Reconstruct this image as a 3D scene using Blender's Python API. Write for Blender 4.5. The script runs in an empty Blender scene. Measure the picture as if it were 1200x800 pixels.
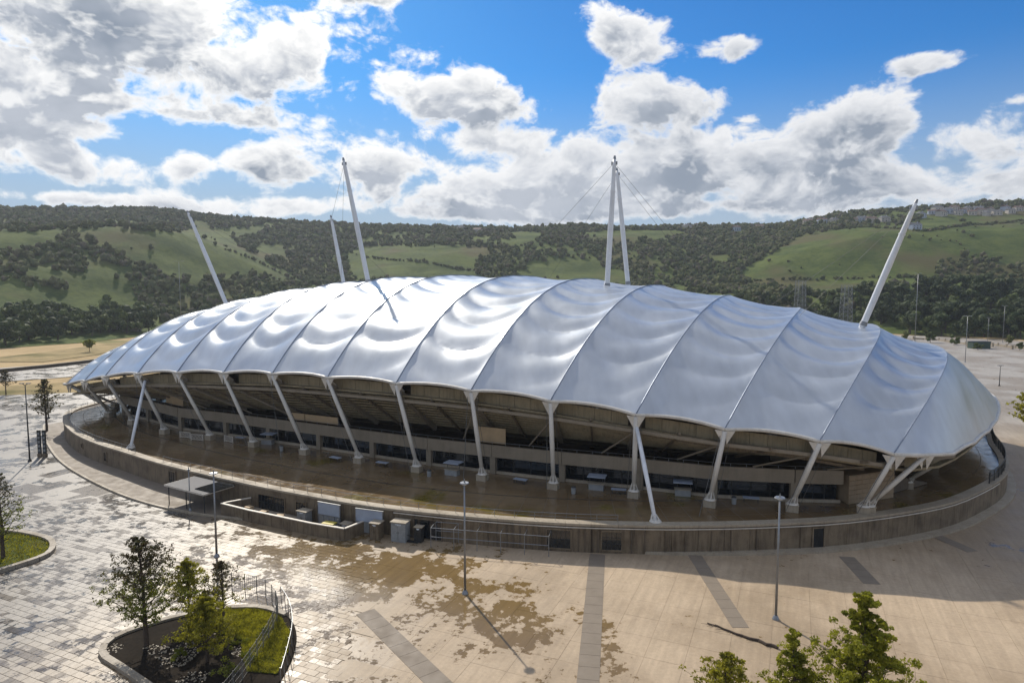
import bpy, bmesh, math, random
import numpy as np
from mathutils import Vector, Matrix
random.seed(7); RNG = np.random.default_rng(7)
SC = bpy.context.scene; COL = SC.collection
rad = math.radians

# ------------------------------------------------------------------ camera
FPX, PITCH, CAMH = 760.1, 0.0833, 40.0          # focal length in 1200-wide pixels
cam_d = bpy.data.cameras.new("camera"); cam = bpy.data.objects.new("camera", cam_d); COL.objects.link(cam)
cam_d.sensor_width = 36; cam_d.lens = 36 * FPX / 1200; cam_d.clip_start = 0.5; cam_d.clip_end = 20000
cam.location = (0, 0, CAMH); cam.rotation_euler = (math.pi / 2 - PITCH, 0, 0)
SC.camera = cam
SC.view_settings.view_transform = 'Standard'; SC.view_settings.look = 'None'
SC.view_settings.exposure = 0.0; SC.view_settings.gamma = 1
SC.cycles.max_bounces = 6; SC.cycles.diffuse_bounces = 3; SC.cycles.glossy_bounces = 3
SC.cycles.transmission_bounces = 3; SC.cycles.transparent_max_bounces = 6
SC.cycles.use_denoising = True
try: SC.cycles.sample_clamp_indirect = 6
except Exception: pass

HAZE = 0.00008
SUN_AZ, SUN_EL = -25.0, 38.0      # azimuth clockwise from +Y (camera heading), degrees

# ------------------------------------------------------------------ node helper
class NT:
    def __init__(s, tree): s.t = tree; s.n = tree.nodes; s.l = tree.links
    def new(s, typ, **kw):
        nd = s.n.new(typ)
        for k, v in kw.items(): setattr(nd, k, v)
        return nd
    def set(s, sock, v):
        if hasattr(v, 'is_output') or isinstance(v, bpy.types.NodeSocket): s.l.new(v, sock)
        elif v is not None:
            try: sock.default_value = v
            except Exception:
                sock.default_value = tuple(v) + (1,) if hasattr(v, '__len__') else (v, v, v)
    def math(s, op, a, b=None, c=None, clamp=False):
        nd = s.new('ShaderNodeMath', operation=op); nd.use_clamp = clamp
        s.set(nd.inputs[0], a)
        if b is not None: s.set(nd.inputs[1], b)
        if c is not None: s.set(nd.inputs[2], c)
        return nd.outputs[0]
    def vmath(s, op, a, b=None, sc=None):
        nd = s.new('ShaderNodeVectorMath', operation=op); s.set(nd.inputs[0], a)
        if b is not None: s.set(nd.inputs[1], b)
        if sc is not None: s.set(nd.inputs['Scale'], sc)
        return nd.outputs['Value'] if op in ('DOT_PRODUCT', 'LENGTH', 'DISTANCE') else nd.outputs[0]
    def sep(s, v):
        nd = s.new('ShaderNodeSeparateXYZ'); s.set(nd.inputs[0], v); return nd.outputs
    def comb(s, x=0., y=0., z=0.):
        nd = s.new('ShaderNodeCombineXYZ'); s.set(nd.inputs[0], x); s.set(nd.inputs[1], y); s.set(nd.inputs[2], z); return nd.outputs[0]
    def noise(s, v, scale, detail=4, rough=.55, dist=0., out=0):
        nd = s.new('ShaderNodeTexNoise'); s.set(nd.inputs['Vector'], v); nd.inputs['Scale'].default_value = scale
        nd.inputs['Detail'].default_value = detail; nd.inputs['Roughness'].default_value = rough; nd.inputs['Distortion'].default_value = dist
        return nd.outputs[out]
    def ss(s, v, a, b):    # smoothstep map
        nd = s.new('ShaderNodeMapRange', interpolation_type='SMOOTHSTEP'); s.set(nd.inputs[0], v)
        nd.inputs[1].default_value = a; nd.inputs[2].default_value = b; return nd.outputs[0]
    def lin(s, v, a, b, c=0., d=1.):
        nd = s.new('ShaderNodeMapRange'); s.set(nd.inputs[0], v)
        for k, x in zip((1, 2, 3, 4), (a, b, c, d)): nd.inputs[k].default_value = x
        return nd.outputs[0]
    def mix(s, f, a, b, mode='MIX'):
        nd = s.new('ShaderNodeMix', data_type='RGBA', blend_type=mode); s.set(nd.inputs[0], f)
        for k, x in ((6, a), (7, b)):
            if isinstance(x, (tuple, list)): x = tuple(x)[:3] + (1,)
            s.set(nd.inputs[k], x)
        return nd.outputs[2]
    def fmix(s, f, a, b):
        nd = s.new('ShaderNodeMix', data_type='FLOAT'); s.set(nd.inputs[0], f); s.set(nd.inputs[2], a); s.set(nd.inputs[3], b); return nd.outputs[0]
    def bump(s, h, strength=.3, dist=.1):
        nd = s.new('ShaderNodeBump'); s.set(nd.inputs['Height'], h); nd.inputs['Strength'].default_value = strength; nd.inputs['Distance'].default_value = dist
        return nd.outputs[0]

# ------------------------------------------------------------------ world: sky and clouds
def build_world():
    w = bpy.data.worlds.new("World"); SC.world = w; w.use_nodes = True
    N = NT(w.node_tree); N.n.clear()
    out = N.new('ShaderNodeOutputWorld'); bg = N.new('ShaderNodeBackground'); N.l.new(bg.outputs[0], out.inputs[0])
    sky = N.new('ShaderNodeTexSky', sky_type='NISHITA'); sky.sun_disc = False
    sky.sun_elevation = rad(SUN_EL); sky.sun_rotation = rad(SUN_AZ); sky.altitude = 100
    sky.air_density = 1.0; sky.dust_density = .35; sky.ozone_density = 2.5
    tc = N.new('ShaderNodeTexCoord'); d = tc.outputs['Generated']
    x, y, z = N.sep(d)
    el = N.math('ARCSINE', z); az = N.math('ARCTAN2', x, y)
    # deepen the blue of the clean air a little
    hsv = N.new('ShaderNodeHueSaturation'); hsv.inputs['Saturation'].default_value = 1.3; hsv.inputs['Value'].default_value = 1.0
    N.l.new(sky.outputs[0], hsv.inputs['Color'])
    clear = N.mix(1.0, hsv.outputs[0], (SKYT[0], SKYT[1], SKYT[2]), 'MULTIPLY')
    # clouds: puffs smaller and flatter to the horizon
    q = N.comb(az, N.math('MULTIPLY', el, 1.5), N.math('MULTIPLY', y, .12))
    warp = N.noise(q, 7.0, 3, .5, out=1)
    q2 = N.vmath('ADD', q, N.vmath('SCALE', N.vmath('SUBTRACT', warp, (.5, .5, .5)), sc=.07))
    big = N.noise(q2, 4.6, 9, .60)
    fine = N.noise(q2, 15.0, 8, .66)
    def puffs(v):
        nd = N.new('ShaderNodeTexVoronoi', feature='F1'); nd.inputs['Scale'].default_value = 21.; nd.inputs['Detail'].default_value = 2.
        nd.inputs['Roughness'].default_value = .55; nd.inputs['Lacunarity'].default_value = 2.3; nd.normalize = True; N.set(nd.inputs['Vector'], v)
        return N.math('SUBTRACT', .5, nd.outputs['Distance'])
    pf = puffs(q2)
    dens = N.math('ADD', N.math('MULTIPLY', N.math('SUBTRACT', big, .5), 1.7), N.math('MULTIPLY', N.math('SUBTRACT', fine, .5), .7))
    dens = N.math('ADD', dens, N.math('MULTIPLY', N.math('SUBTRACT', pf, .2), .62))
    # cloud banks of this sky: (azimuth, elevation, half width, half height, weight, tilt)
    def blob(px, py, rx, ry, wt, tilt=0.):
        a0 = math.atan2((px - 600) / FPX, math.cos(PITCH) + (400 - py) / FPX * math.sin(PITCH))
        e0 = math.atan((-math.sin(PITCH) + (400 - py) / FPX * math.cos(PITCH)) / math.hypot((px - 600) / FPX, 1))
        cx = math.cos(a0)
        a = N.math('SUBTRACT', az, a0); e = N.math('SUBTRACT', el, e0)
        if tilt: e = N.math('SUBTRACT', e, N.math('MULTIPLY', a, tilt))
        a = N.math('DIVIDE', a, rx / FPX * cx * cx); e = N.math('DIVIDE', e, ry / FPX * cx)
        r2 = N.math('ADD', N.math('MULTIPLY', a, a), N.math('MULTIPLY', e, e))
        eb = N.math('ADD', e, .38); rb = N.math('ADD', N.math('MULTIPLY', a, a), N.math('MULTIPLY', eb, eb))
        return N.math('MULTIPLY', N.math('POWER', 2.718, N.math('MULTIPLY', r2, -.8)), wt), N.math('MULTIPLY', N.math('POWER', 2.718, N.math('MULTIPLY', rb, -.8)), wt)
    acc = accb = None
    for b in BLOBS:
        v, vb = blob(*b); acc = v if acc is None else N.math('SMOOTH_MAX', acc, v, .12); accb = vb if accb is None else N.math('SMOOTH_MAX', accb, vb, .12)
    # elsewhere (outside these banks) broken cumulus
    side = N.ss(N.math('ABSOLUTE', az), .75, 1.1); high = N.ss(el, .46, .66)
    other = N.math('MULTIPLY', N.math('MAXIMUM', side, high), .42)
    acc = N.math('ADD', acc, other); accb = N.math('ADD', accb, other)
    tot = N.math('SUBTRACT', N.math('ADD', acc, dens), THR)
    cover = N.ss(tot, -.05, .17)
    # backlit: thin rims white, thick bodies grey, billows lit from above
    up = N.vmath('ADD', q2, (-.006, .022, 0.))
    big2 = N.noise(up, 4.6, 9, .60); pf2 = puffs(up)
    relief = N.math('ADD', N.math('SUBTRACT', big, big2), N.math('MULTIPLY', N.math('SUBTRACT', pf, pf2), .6))
    lit = N.lin(relief, -.09, .13, 0., 1.)
    thick = N.math('MULTIPLY', N.ss(N.math('ADD', N.math('MULTIPLY', accb, .9), N.math('MULTIPLY', dens, .75)), .26, .88), N.ss(tot, .02, .26))
    gcol = N.mix(N.ss(N.noise(q2, 6.0, 4, .6), .35, .65), (CG[0], CG[1], CG[2]), (CG2[0], CG2[1], CG2[2]))
    nearsun = N.ss(N.vmath('DOT_PRODUCT', d, (math.sin(rad(SUN_AZ)) * math.cos(rad(SUN_EL)), math.cos(rad(SUN_AZ)) * math.cos(rad(SUN_EL)), math.sin(rad(SUN_EL)))), .72, 1.0)
    white = N.mix(nearsun, (CW[0], CW[1], CW[2]), (CW[0] * 1.35, CW[1] * 1.32, CW[2] * 1.25))
    shade = N.math('MULTIPLY', thick, N.math('SUBTRACT', 1.0, N.math('MULTIPLY', lit, .8)))
    shade = N.math('MULTIPLY', shade, 1.6, clamp=True)
    ccol = N.mix(shade, white, gcol)
    # low haze bleaches the last degrees above the horizon
    hz = N.math('MULTIPLY', N.math('SUBTRACT', 1.0, N.ss(el, .06, .32)), .9)
    base = N.mix(hz, clear, (HZ[0], HZ[1], HZ[2]))
    col = N.mix(cover, base, ccol)
    below = N.ss(z, -.02, .0)
    col = N.mix(below, (2.5, 2.6, 2.4), col)
    N.l.new(col, bg.inputs[0]); bg.inputs[1].default_value = .1
    w.cycles.sampling_method = 'MANUAL'; w.cycles.sample_map_resolution = 512
BLOBS = [(130,25,200,80,.94,0),(60,95,140,55,.80,0),(290,85,120,58,.84,0),(60,150,120,26,.74,0),(250,135,180,30,.72,0),(70,192,120,30,.82,0),(60,172,90,20,.7,0),(325,188,80,36,.72,0),(222,196,46,26,.62,0),
         (540,118,105,38,.78,0),(570,165,70,22,.62,0),(450,205,70,44,.78,0),(540,232,120,24,.76,0),(730,50,58,34,.78,-.3),
         (868,66,46,17,.74,0),(1095,78,62,18,.78,0),(770,130,75,42,.78,0),(850,198,240,50,.90,0),(1010,150,120,48,.80,0),(1140,165,110,50,.80,0),(640,228,180,36,.76,0),(690,185,60,30,.6,0),
         (980,225,300,36,.80,0),(1190,122,80,14,.62,.1),(400,2,60,10,.6,0),(160,238,60,7,.5,0),(700,246,560,17,.74,0),(120,236,300,13,.66,0)]
THR = .435; SKYT = (.33, .83, 1.13); CG = (2.7, 3.2, 4.0); CG2 = (5.0, 5.4, 6.1); CW = (9.0, 9.1, 9.3); HZ = (4.2, 4.9, 5.9)
build_world()

sun_d = bpy.data.lights.new("sun", 'SUN'); sun = bpy.data.objects.new("sun", sun_d); COL.objects.link(sun)
sun_d.energy = 4.3; sun_d.angle = rad(.6); sun_d.color = (1.0, .92, .80)
_sd = Vector((math.sin(rad(SUN_AZ)) * math.cos(rad(SUN_EL)), math.cos(rad(SUN_AZ)) * math.cos(rad(SUN_EL)), math.sin(rad(SUN_EL))))
sun.rotation_euler = _sd.to_track_quat('Z', 'Y').to_euler()

# ------------------------------------------------------------------ geometry helpers
CP, SP = math.cos(PITCH), math.sin(PITCH)
def G(px, py, z=0.0):
    """world point on height z that the photograph shows at this pixel (1200 x 800)"""
    a, b = (px - 600) / FPX, (400 - py) / FPX
    dy, dz = CP + b * SP, -SP + b * CP
    t = (z - CAMH) / dz
    return np.array([a * t, dy * t, z])
def proj(P):
    P = np.asarray(P, float); x, y, z = P[..., 0], P[..., 1], P[..., 2] - CAMH
    d = y * CP - z * SP; up = y * SP + z * CP
    return 600 + FPX * x / d, 400 - FPX * up / d
TH, CXW, CYW = -0.4096, -7.16, 186.64           # stadium frame: u along, w away from the camera
E1 = np.array([math.cos(TH), math.sin(TH), 0]); E2 = np.array([-math.sin(TH), math.cos(TH), 0]); C0 = np.array([CXW, CYW, 0])
def uw(P): d = np.asarray(P)[:2] - C0[:2]; return float(d @ E1[:2]), float(d @ E2[:2])
def L(u, w, z=0.): return C0 + E1 * u + E2 * w + np.array([0, 0, z])

class MB:
    def __init__(s): s.v = []; s.f = []; s.smooth = False
    def add(s, vs, fs):
        o = len(s.v); s.v += [tuple(map(float, p)) for p in vs]; s.f += [tuple(i + o for i in f) for f in fs]; return s
    def box(s, c, size, rz=0., M=None):
        hx, hy, hz = [a / 2 for a in size]; cr, sr = math.cos(rz), math.sin(rz)
        vs = []
        for dz in (-hz, hz):
            for dx, dy in ((-hx, -hy), (hx, -hy), (hx, hy), (-hx, hy)):
                vs.append((c[0] + dx * cr - dy * sr, c[1] + dx * sr + dy * cr, c[2] + dz))
        return s.add(vs, [(3, 2, 1, 0), (4, 5, 6, 7), (0, 1, 5, 4), (1, 2, 6, 5), (2, 3, 7, 6), (3, 0, 4, 7)])
    def tube(s, pts, r, n=8, cap=True):
        pts = [np.asarray(p, float) for p in pts]; m = len(pts)
        rs = r if hasattr(r, '__len__') else [r] * m
        rings = []
        for i in range(m):
            t = pts[min(i + 1, m - 1)] - pts[max(i - 1, 0)]; t = t / (np.linalg.norm(t) + 1e-9)
            a = np.cross(t, (0, 0, 1)) if abs(t[2]) < .95 else np.cross(t, (1, 0, 0)); a /= np.linalg.norm(a); b = np.cross(t, a)
            rings.append([pts[i] + rs[i] * (a * math.cos(2 * math.pi * k / n) + b * math.sin(2 * math.pi * k / n)) for k in range(n)])
        vs = [p for R in rings for p in R]
        fs = [(i * n + k, i * n + (k + 1) % n, (i + 1) * n + (k + 1) % n, (i + 1) * n + k) for i in range(m - 1) for k in range(n)]
        if cap: fs += [tuple(range(n - 1, -1, -1)), tuple((m - 1) * n + k for k in range(n))]
        return s.add(vs, fs)
    def beam(s, a, b, wid, hgt):
        """rectangular bar from a to b, wid horizontal, hgt upward"""
        a = np.asarray(a, float); b = np.asarray(b, float); t = b - a; t /= np.linalg.norm(t)
        sd = np.cross(t, (0, 0, 1)); 
        if np.linalg.norm(sd) < .05: sd = np.cross(t, (0, 1, 0))
        sd /= np.linalg.norm(sd); up = np.cross(sd, t)
        vs = []
        for p in (a, b):
            for i, j in ((-1, -1), (1, -1), (1, 1), (-1, 1)): vs.append(p + sd * wid / 2 * i + up * hgt / 2 * j)
        return s.add(vs, [(3, 2, 1, 0), (4, 5, 6, 7), (0, 1, 5, 4), (1, 2, 6, 5), (2, 3, 7, 6), (3, 0, 4, 7)])
    def prism(s, poly, z0, z1):
        n = len(poly); vs = [(p[0], p[1], z0) for p in poly] + [(p[0], p[1], z1) for p in poly]
        return s.add(vs, [tuple(range(n - 1, -1, -1)), tuple(range(n, 2 * n))] + [(i, (i + 1) % n, n + (i + 1) % n, n + i) for i in range(n)])
    def strip(s, A, B, close=False):
        n = len(A); fs = [(i, (i + 1) % n, n + (i + 1) % n, n + i) for i in range(n if close else n - 1)]
        return s.add(list(A) + list(B), fs)
    def loft(s, rings, close=False, capends=False):
        n = len(rings[0]); vs = [p for R in rings for p in R]; fs = []
        for i in range(len(rings) - 1):
            for k in range(n if close else n - 1): fs.append((i * n + k, i * n + (k + 1) % n, (i + 1) * n + (k + 1) % n, (i + 1) * n + k))
        return s.add(vs, fs)
    def mesh(s, name, mat, smooth=False):
        m = bpy.data.meshes.new(name); m.from_pydata(s.v, [], s.f); m.update()
        if mat: m.materials.append(mat)
        if smooth: m.polygons.foreach_set('use_smooth', [True] * len(m.polygons))
        return m
    def build(s, name, mat, parent=None, smooth=False, **props):
        return put(name, s.mesh(name, mat, smooth), parent, **props)
def put(name, mesh, parent=None, loc=None, **props):
    o = bpy.data.objects.new(name, mesh); COL.objects.link(o)
    if parent is not None: o.parent = parent
    if loc is not None: o.location = tuple(loc)
    for k, v in props.items(): o[k] = v
    return o
def thing(name, label, cat, loc=(0, 0, 0), rz=0., group=None):
    o = bpy.data.objects.new(name, None); COL.objects.link(o); o.location = tuple(map(float, loc)); o.rotation_euler = (0, 0, rz)
    o.empty_display_size = .5
    o['label'] = label; o['category'] = cat
    if group: o['group'] = group
    return o
def bulk(name, V, Fq, mat, parent=None, smooth=False, **props):
    """big mesh from numpy arrays (faces all of one size)"""
    V = np.asarray(V, np.float32); Fq = np.asarray(Fq, np.int32); k = Fq.shape[1]
    m = bpy.data.meshes.new(name); m.vertices.add(len(V)); m.vertices.foreach_set('co', V.ravel())
    m.loops.add(Fq.size); m.loops.foreach_set('vertex_index', Fq.ravel())
    m.polygons.add(len(Fq)); m.polygons.foreach_set('loop_start', np.arange(0, Fq.size, k, dtype=np.int32)); m.polygons.foreach_set('loop_total', np.full(len(Fq), k, np.int32))
    if smooth: m.polygons.foreach_set('use_smooth', np.ones(len(Fq), bool))
    if not smooth: m.polygons.foreach_set('use_smooth', np.zeros(len(Fq), bool))
    m.update(calc_edges=True); m.materials.append(mat)
    return put(name, m, parent, **props)

# ------------------------------------------------------------------ materials
MATS = {}
def mat(name, fn):
    m = bpy.data.materials.new(name); m.use_nodes = True; N = NT(m.node_tree)
    b = N.n['Principled BSDF']; fn(N, b); MATS[name] = m; return m
def simple(name, col, rough=.6, metal=0., var=.25, scale=1.5, bump=0., spec=.5):
    def fn(N, b):
        P = N.new('ShaderNodeNewGeometry').outputs['Position']
        n = N.noise(P, scale, 5, .6); n2 = N.noise(P, scale * .13, 3, .5)
        f = N.math('ADD', N.math('MULTIPLY', n, .6), N.math('MULTIPLY', n2, .4))
        k = N.lin(f, .3, .7, 1 - var, 1 + var)
        N.set(b.inputs['Base Color'], N.vmath('SCALE', tuple(col), sc=k)); b.inputs['Roughness'].default_value = rough
        b.inputs['Metallic'].default_value = metal; b.inputs['Specular IOR Level'].default_value = spec
        if bump: N.l.new(N.bump(N.noise(P, scale * 6, 4, .6), bump, .02), b.inputs['Normal'])
    return mat(name, fn)
def streaked(name, col, dark, rough=.7, amt=.6, drip=2.2):
    """weathered concrete: blotches plus vertical drip stains"""
    def fn(N, b):
        P = N.new('ShaderNodeNewGeometry').outputs['Position']
        st = N.noise(N.vmath('MULTIPLY', P, (1., 1., .10)), drip, 5, .7)
        bl = N.noise(P, .35, 5, .6); gr = N.noise(P, 9., 4, .6)
        f = N.math('ADD', N.math('MULTIPLY', N.ss(st, .42, .68), .6), N.math('MULTIPLY', N.ss(bl, .4, .7), .5))
        c = N.mix(N.math('MULTIPLY', f, amt, clamp=True), col, dark)
        c = N.vmath('SCALE', c, sc=N.lin(gr, .3, .7, .88, 1.12))
        N.set(b.inputs['Base Color'], c); N.set(b.inputs['Roughness'], N.lin(bl, .3, .7, rough - .15, rough + .1))
        N.l.new(N.bump(gr, .25, .02), b.inputs['Normal'])
    return mat(name, fn)
concrete = streaked('concrete', (.19, .145, .092), (.055, .038, .022), amt=.85)
concrete_pale = streaked('concrete_pale', (.36, .305, .225), (.15, .115, .075), amt=.5)
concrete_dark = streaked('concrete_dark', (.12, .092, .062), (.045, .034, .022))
fascia_m = streaked('fascia', (.235, .195, .14), (.13, .10, .066), amt=.45, drip=1.2)
tier_m = streaked('tier', (.27, .215, .125), (.11, .085, .045), amt=.7)
white_steel = streaked('white_steel', (.62, .585, .52), (.36, .32, .26), rough=.45, amt=.45, drip=1.5)
mast_m = streaked('mast_paint', (.72, .74, .76), (.46, .46, .46), rough=.35, amt=.4, drip=.8)
cream = simple('cream_steel', (.55, .50, .42), .5)
seam_m = simple('seam_cable', (.22, .26, .33), .4, .4)
dark_metal = simple('dark_metal', (.045, .048, .05), .45, .5)
grey_metal = simple('grey_metal', (.25, .26, .27), .4, .6)
cable_m = simple('cable', (.12, .12, .115), .5, .5)
lamp_glass = simple('lamp_glass', (.8, .85, .9), .15)
glass = simple('dark_glass', (.012, .015, .018), .08, 0, .5, .8, spec=.8)
plywood = simple('plywood', (.42, .30, .17), .7, 0, .18, .8)
kiosk_blue = simple('pale_board', (.33, .38, .46), .4, 0, .15, .6)
kiosk_grey = simple('kiosk_grey', (.24, .25, .25), .6)
green_hut = simple('green_paint', (.035, .065, .05), .6)
stone_kerb = streaked('stone_kerb', (.34, .29, .22), (.15, .12, .08), amt=.6)
bark = simple('bark', (.07, .05, .035), .9, 0, .4, 5, .4)
soil = simple('soil', (.022, .017, .012), .95, 0, .5, 3, .6, spec=.1)
house_wall = simple('house_wall', (.46, .42, .37), .8, 0, .2, .1)
house_roof = simple('house_roof', (.16, .10, .08), .8, 0, .3, .3)
house_roof2 = simple('house_roof_grey', (.13, .13, .14), .8, 0, .3, .3)
brick_m = streaked('block', (.36, .27, .17), (.20, .14, .085), amt=.5)

def roof_fn(N, b):
    P = N.new('ShaderNodeNewGeometry').outputs['Position']
    n = N.noise(P, .16, 2, .5); st = N.noise(N.vmath('MULTIPLY', P, (1., .35, .35)), .6, 2, .5)
    k = N.math('ADD', N.lin(n, .3, .7, -.06, .05), N.lin(st, .3, .72, .05, -.07))
    c = N.vmath('SCALE', (.49, .525, .565), sc=N.math('ADD', k, 1.0))
    N.set(b.inputs['Base Color'], c); b.inputs['Metallic'].default_value = .66
    N.set(b.inputs['Roughness'], N.lin(n, .3, .7, .30, .39))
    # the inner face is matt cream fabric
    bf = N.new('ShaderNodeNewGeometry').outputs['Backfacing']; df = N.new('ShaderNodeBsdfDiffuse'); df.inputs[0].default_value = (.36, .31, .23, 1)
    mx = N.new('ShaderNodeMixShader'); N.l.new(bf, mx.inputs[0]); N.l.new(b.outputs[0], mx.inputs[1]); N.l.new(df.outputs[0], mx.inputs[2]); N.l.new(mx.outputs[0], N.n['Material Output'].inputs[0])
roof_m = mat('roof_membrane', roof_fn)

# the wet plaza: one shader for sheet, slabs and pavers, worked out in world metres
def plaza_fn(kind):
    def fn(N, b):
        P = N.new('ShaderNodeNewGeometry').outputs['Position']; x, y, z = N.sep(P)
        # per-paver tone on the paver grid
        cu = N.vmath('DOT_PRODUCT', P, tuple(E1)); cw = N.vmath('DOT_PRODUCT', P, tuple(E2))
        wn = N.new('ShaderNodeTexWhiteNoise', noise_dimensions='3D')
        gs = (PV_L, PV_W) if kind == 'paver' else (SL, SL)
        row = N.math('FLOOR', N.math('DIVIDE', cw, gs[1]))
        sh = N.math('MULTIPLY', N.math('MODULO', row, 2.0), .5) if kind == 'paver' else 0.
        colm = N.math('FLOOR', N.math('ADD', N.math('DIVIDE', cu, gs[0]), sh))
        N.set(wn.inputs[0], N.comb(colm, row, 0.))
        tone = wn.outputs[0]
        n1 = N.noise(P, .045, 5, .6); n2 = N.noise(P, .22, 6, .66, .4); n3 = N.noise(P, 2.5, 4, .6)
        # wetter to the left, drier to the right and in front
        left = N.math('SUBTRACT', 1.0, N.ss(x, -34., 2.))
        wet0 = N.math('ADD', N.math('MULTIPLY', N.math('SUBTRACT', n2, .5), 2.2), N.math('MULTIPLY', N.math('SUBTRACT', n1, .5), 1.3)); wet0 = N.math('ADD', wet0, N.math('MULTIPLY', N.math('SUBTRACT', N.noise(P, .9, 5, .7), .5), 1.5)); wet0 = N.math('ADD', wet0, N.math('MULTIPLY', N.math('SUBTRACT', tone, .5), .22))
        bias = N.math('MULTIPLY', N.math('SUBTRACT', 1.0, N.ss(x, -25., 28.)), .36)
        for (qx, qy, rx, ry, wt) in ((-1., 76., 8., 8., .5), (-16., 90., 12., 4., .42), (-29., 96., 12., 5., .45), (10., 72., 3., 9., .35), (-22., 82., 8., 5., .3),):
            r2 = N.math('ADD', N.math('POWER', N.math('DIVIDE', N.math('SUBTRACT', x, qx), rx), 2.0), N.math('POWER', N.math('DIVIDE', N.math('SUBTRACT', y, qy), ry), 2.0))
            bias = N.math('ADD', bias, N.math('MULTIPLY', N.math('POWER', 2.718, N.math('MULTIPLY', r2, -1.)), wt))
        pud = N.ss(N.math('ADD', wet0, bias), .44, .56)      # standing puddles with hard outlines
        cell = N.math('MULTIPLY', left, N.ss(N.math('ADD', tone, N.math('MULTIPLY', N.math('SUBTRACT', n2, .5), 1.6)), .62, .72))
        damp = N.math('MAXIMUM', left, N.math('MULTIPLY', N.ss(n1, .42, .62), .35)); damp = N.math('MAXIMUM', damp, N.math('MULTIPLY', N.math('MULTIPLY', N.ss(x, 52., 84.), N.math('SUBTRACT', 1.0, N.ss(y, 125., 170.))), .75))
        dryc = N.mix(N.ss(N.math('ADD', N.math('MULTIPLY', n1, .6), N.math('MULTIPLY', n2, .4)), .38, .62), (.47, .365, .25), (.37, .28, .185))
        dryc = N.mix(N.math('MULTIPLY', N.ss(y, 120., 220.), N.ss(x, 20., 70.)), dryc, N.mix(N.ss(n1, .4, .6), (.36, .335, .30), (.27, .25, .225)))
        dampc = N.mix(n2, (.18, .155, .125), (.125, .108, .088)); dampc = N.mix(N.math('MULTIPLY', N.ss(x, -62., -40.), .8), dampc, (.30, .215, .12))
        pudc = N.mix(n3, (.23, .15, .06), (.165, .11, .045)); pudc = N.mix(N.math('SUBTRACT', 1.0, N.ss(x, -62., -34.)), pudc, (.10, .098, .092))
        c = N.mix(damp, dryc, dampc)
        c = N.mix(pud, c, pudc); c = N.mix(N.math('MULTIPLY', cell, .4), c, (.12, .08, .04))
        strk = N.noise(N.vmath('ADD', N.vmath('SCALE', tuple(E1), sc=N.math('MULTIPLY', cu, 1.4)), N.vmath('SCALE', tuple(E2), sc=N.math('MULTIPLY', cw, .12))), 1., 4, .6)
        c = N.vmath('SCALE', c, sc=N.math('MULTIPLY', N.lin(tone, 0, 1, .92, 1.06) if kind == 'paver' else N.lin(tone, 0, 1, .975, 1.02), N.math('MULTIPLY', N.lin(n3, .3, .7, .92, 1.08), N.lin(strk, .3, .7, .86, 1.08))))
        N.set(b.inputs['Base Color'], c)
        rl = N.lin(n2, .3, .7, .42, .58); rl = N.math('ADD', rl, N.lin(tone, 0, 1, -.045, .045))
        r = N.fmix(damp, .72, rl); r = N.fmix(N.math('MAXIMUM', pud, N.math('MULTIPLY', cell, .7)), r, .16)
        N.set(b.inputs['Roughness'], r)
        N.set(b.inputs['Specular IOR Level'], N.fmix(damp, .3, .6))
        h = N.math('ADD', N.math('MULTIPLY', n3, .35), N.noise(P, .9, 4, .6))
        bs = N.new('ShaderNodeBump'); N.set(bs.inputs['Height'], h); bs.inputs['Distance'].default_value = .06
        N.set(bs.inputs['Strength'], N.fmix(pud, .30, .04)); N.l.new(bs.outputs[0], b.inputs['Normal'])
        if kind == 'far':      # beyond the modelled pieces the joints are drawn by the material
            pass
    return fn
PV_L, PV_W, SL = 1.5, .9, 4.2
plaza_sheet = mat('plaza_sheet', plaza_fn('far')); plaza_slab = mat('plaza_slab', plaza_fn('slab')); plaza_paver = mat('plaza_paver', plaza_fn('paver'))
joint_m = simple('joint', (.30, .25, .19), .6)
def band_fn(N, b):
    P = N.new('ShaderNodeNewGeometry').outputs['Position']
    n = N.noise(P, .5, 5, .6); c = N.mix(n, (.25, .205, .155), (.185, .152, .115)); N.set(b.inputs['Base Color'], c); N.set(b.inputs['Roughness'], N.lin(n, .3, .7, .55, .8)); b.inputs['Specular IOR Level'].default_value = .3
band_m = mat('dark_band', band_fn)
def deck_fn(N, b):
    P = N.new('ShaderNodeNewGeometry').outputs['Position']
    n1 = N.noise(P, .09, 5, .6); n2 = N.noise(P, .5, 5, .65, .4)
    c = N.mix(N.ss(n1, .35, .65), (.135, .088, .042), (.20, .14, .075)); c = N.mix(N.ss(N.noise(P, .12, 3, .5), .56, .7), c, (.13, .10, .015))
    N.set(b.inputs['Base Color'], c); N.set(b.inputs['Roughness'], N.lin(n2, .35, .65, .06, .26)); b.inputs['Specular IOR Level'].default_value = .7
    N.l.new(N.bump(n2, .03, .03), b.inputs['Normal'])
deck_m = mat('wet_deck', deck_fn)
def grass_fn(c1, c2, sc, hue=None):
    def fn(N, b):
        P = N.new('ShaderNodeNewGeometry').outputs['Position']
        n = N.noise(P, sc, 6, .62); n2 = N.noise(P, sc * 9, 5, .65)
        f = N.ss(N.math('ADD', N.math('MULTIPLY', n, .65), N.math('MULTIPLY', n2, .35)), .38, .62)
        c = N.mix(f, c1, c2)
        if hue: c = N.mix(N.ss(N.noise(P, sc * .45, 3, .5), .5, .68), c, hue)
        N.set(b.inputs['Base Color'], c); b.inputs['Roughness'].default_value = .95; b.inputs['Specular IOR Level'].default_value = .1
        N.l.new(N.bump(n2, .6, 1.0 if sc < .05 else .08), b.inputs['Normal'])
    return fn
hill_m = mat('hill_grass', grass_fn((.050, .076, .018), (.105, .132, .032), .02, (.10, .092, .038)))
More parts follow.
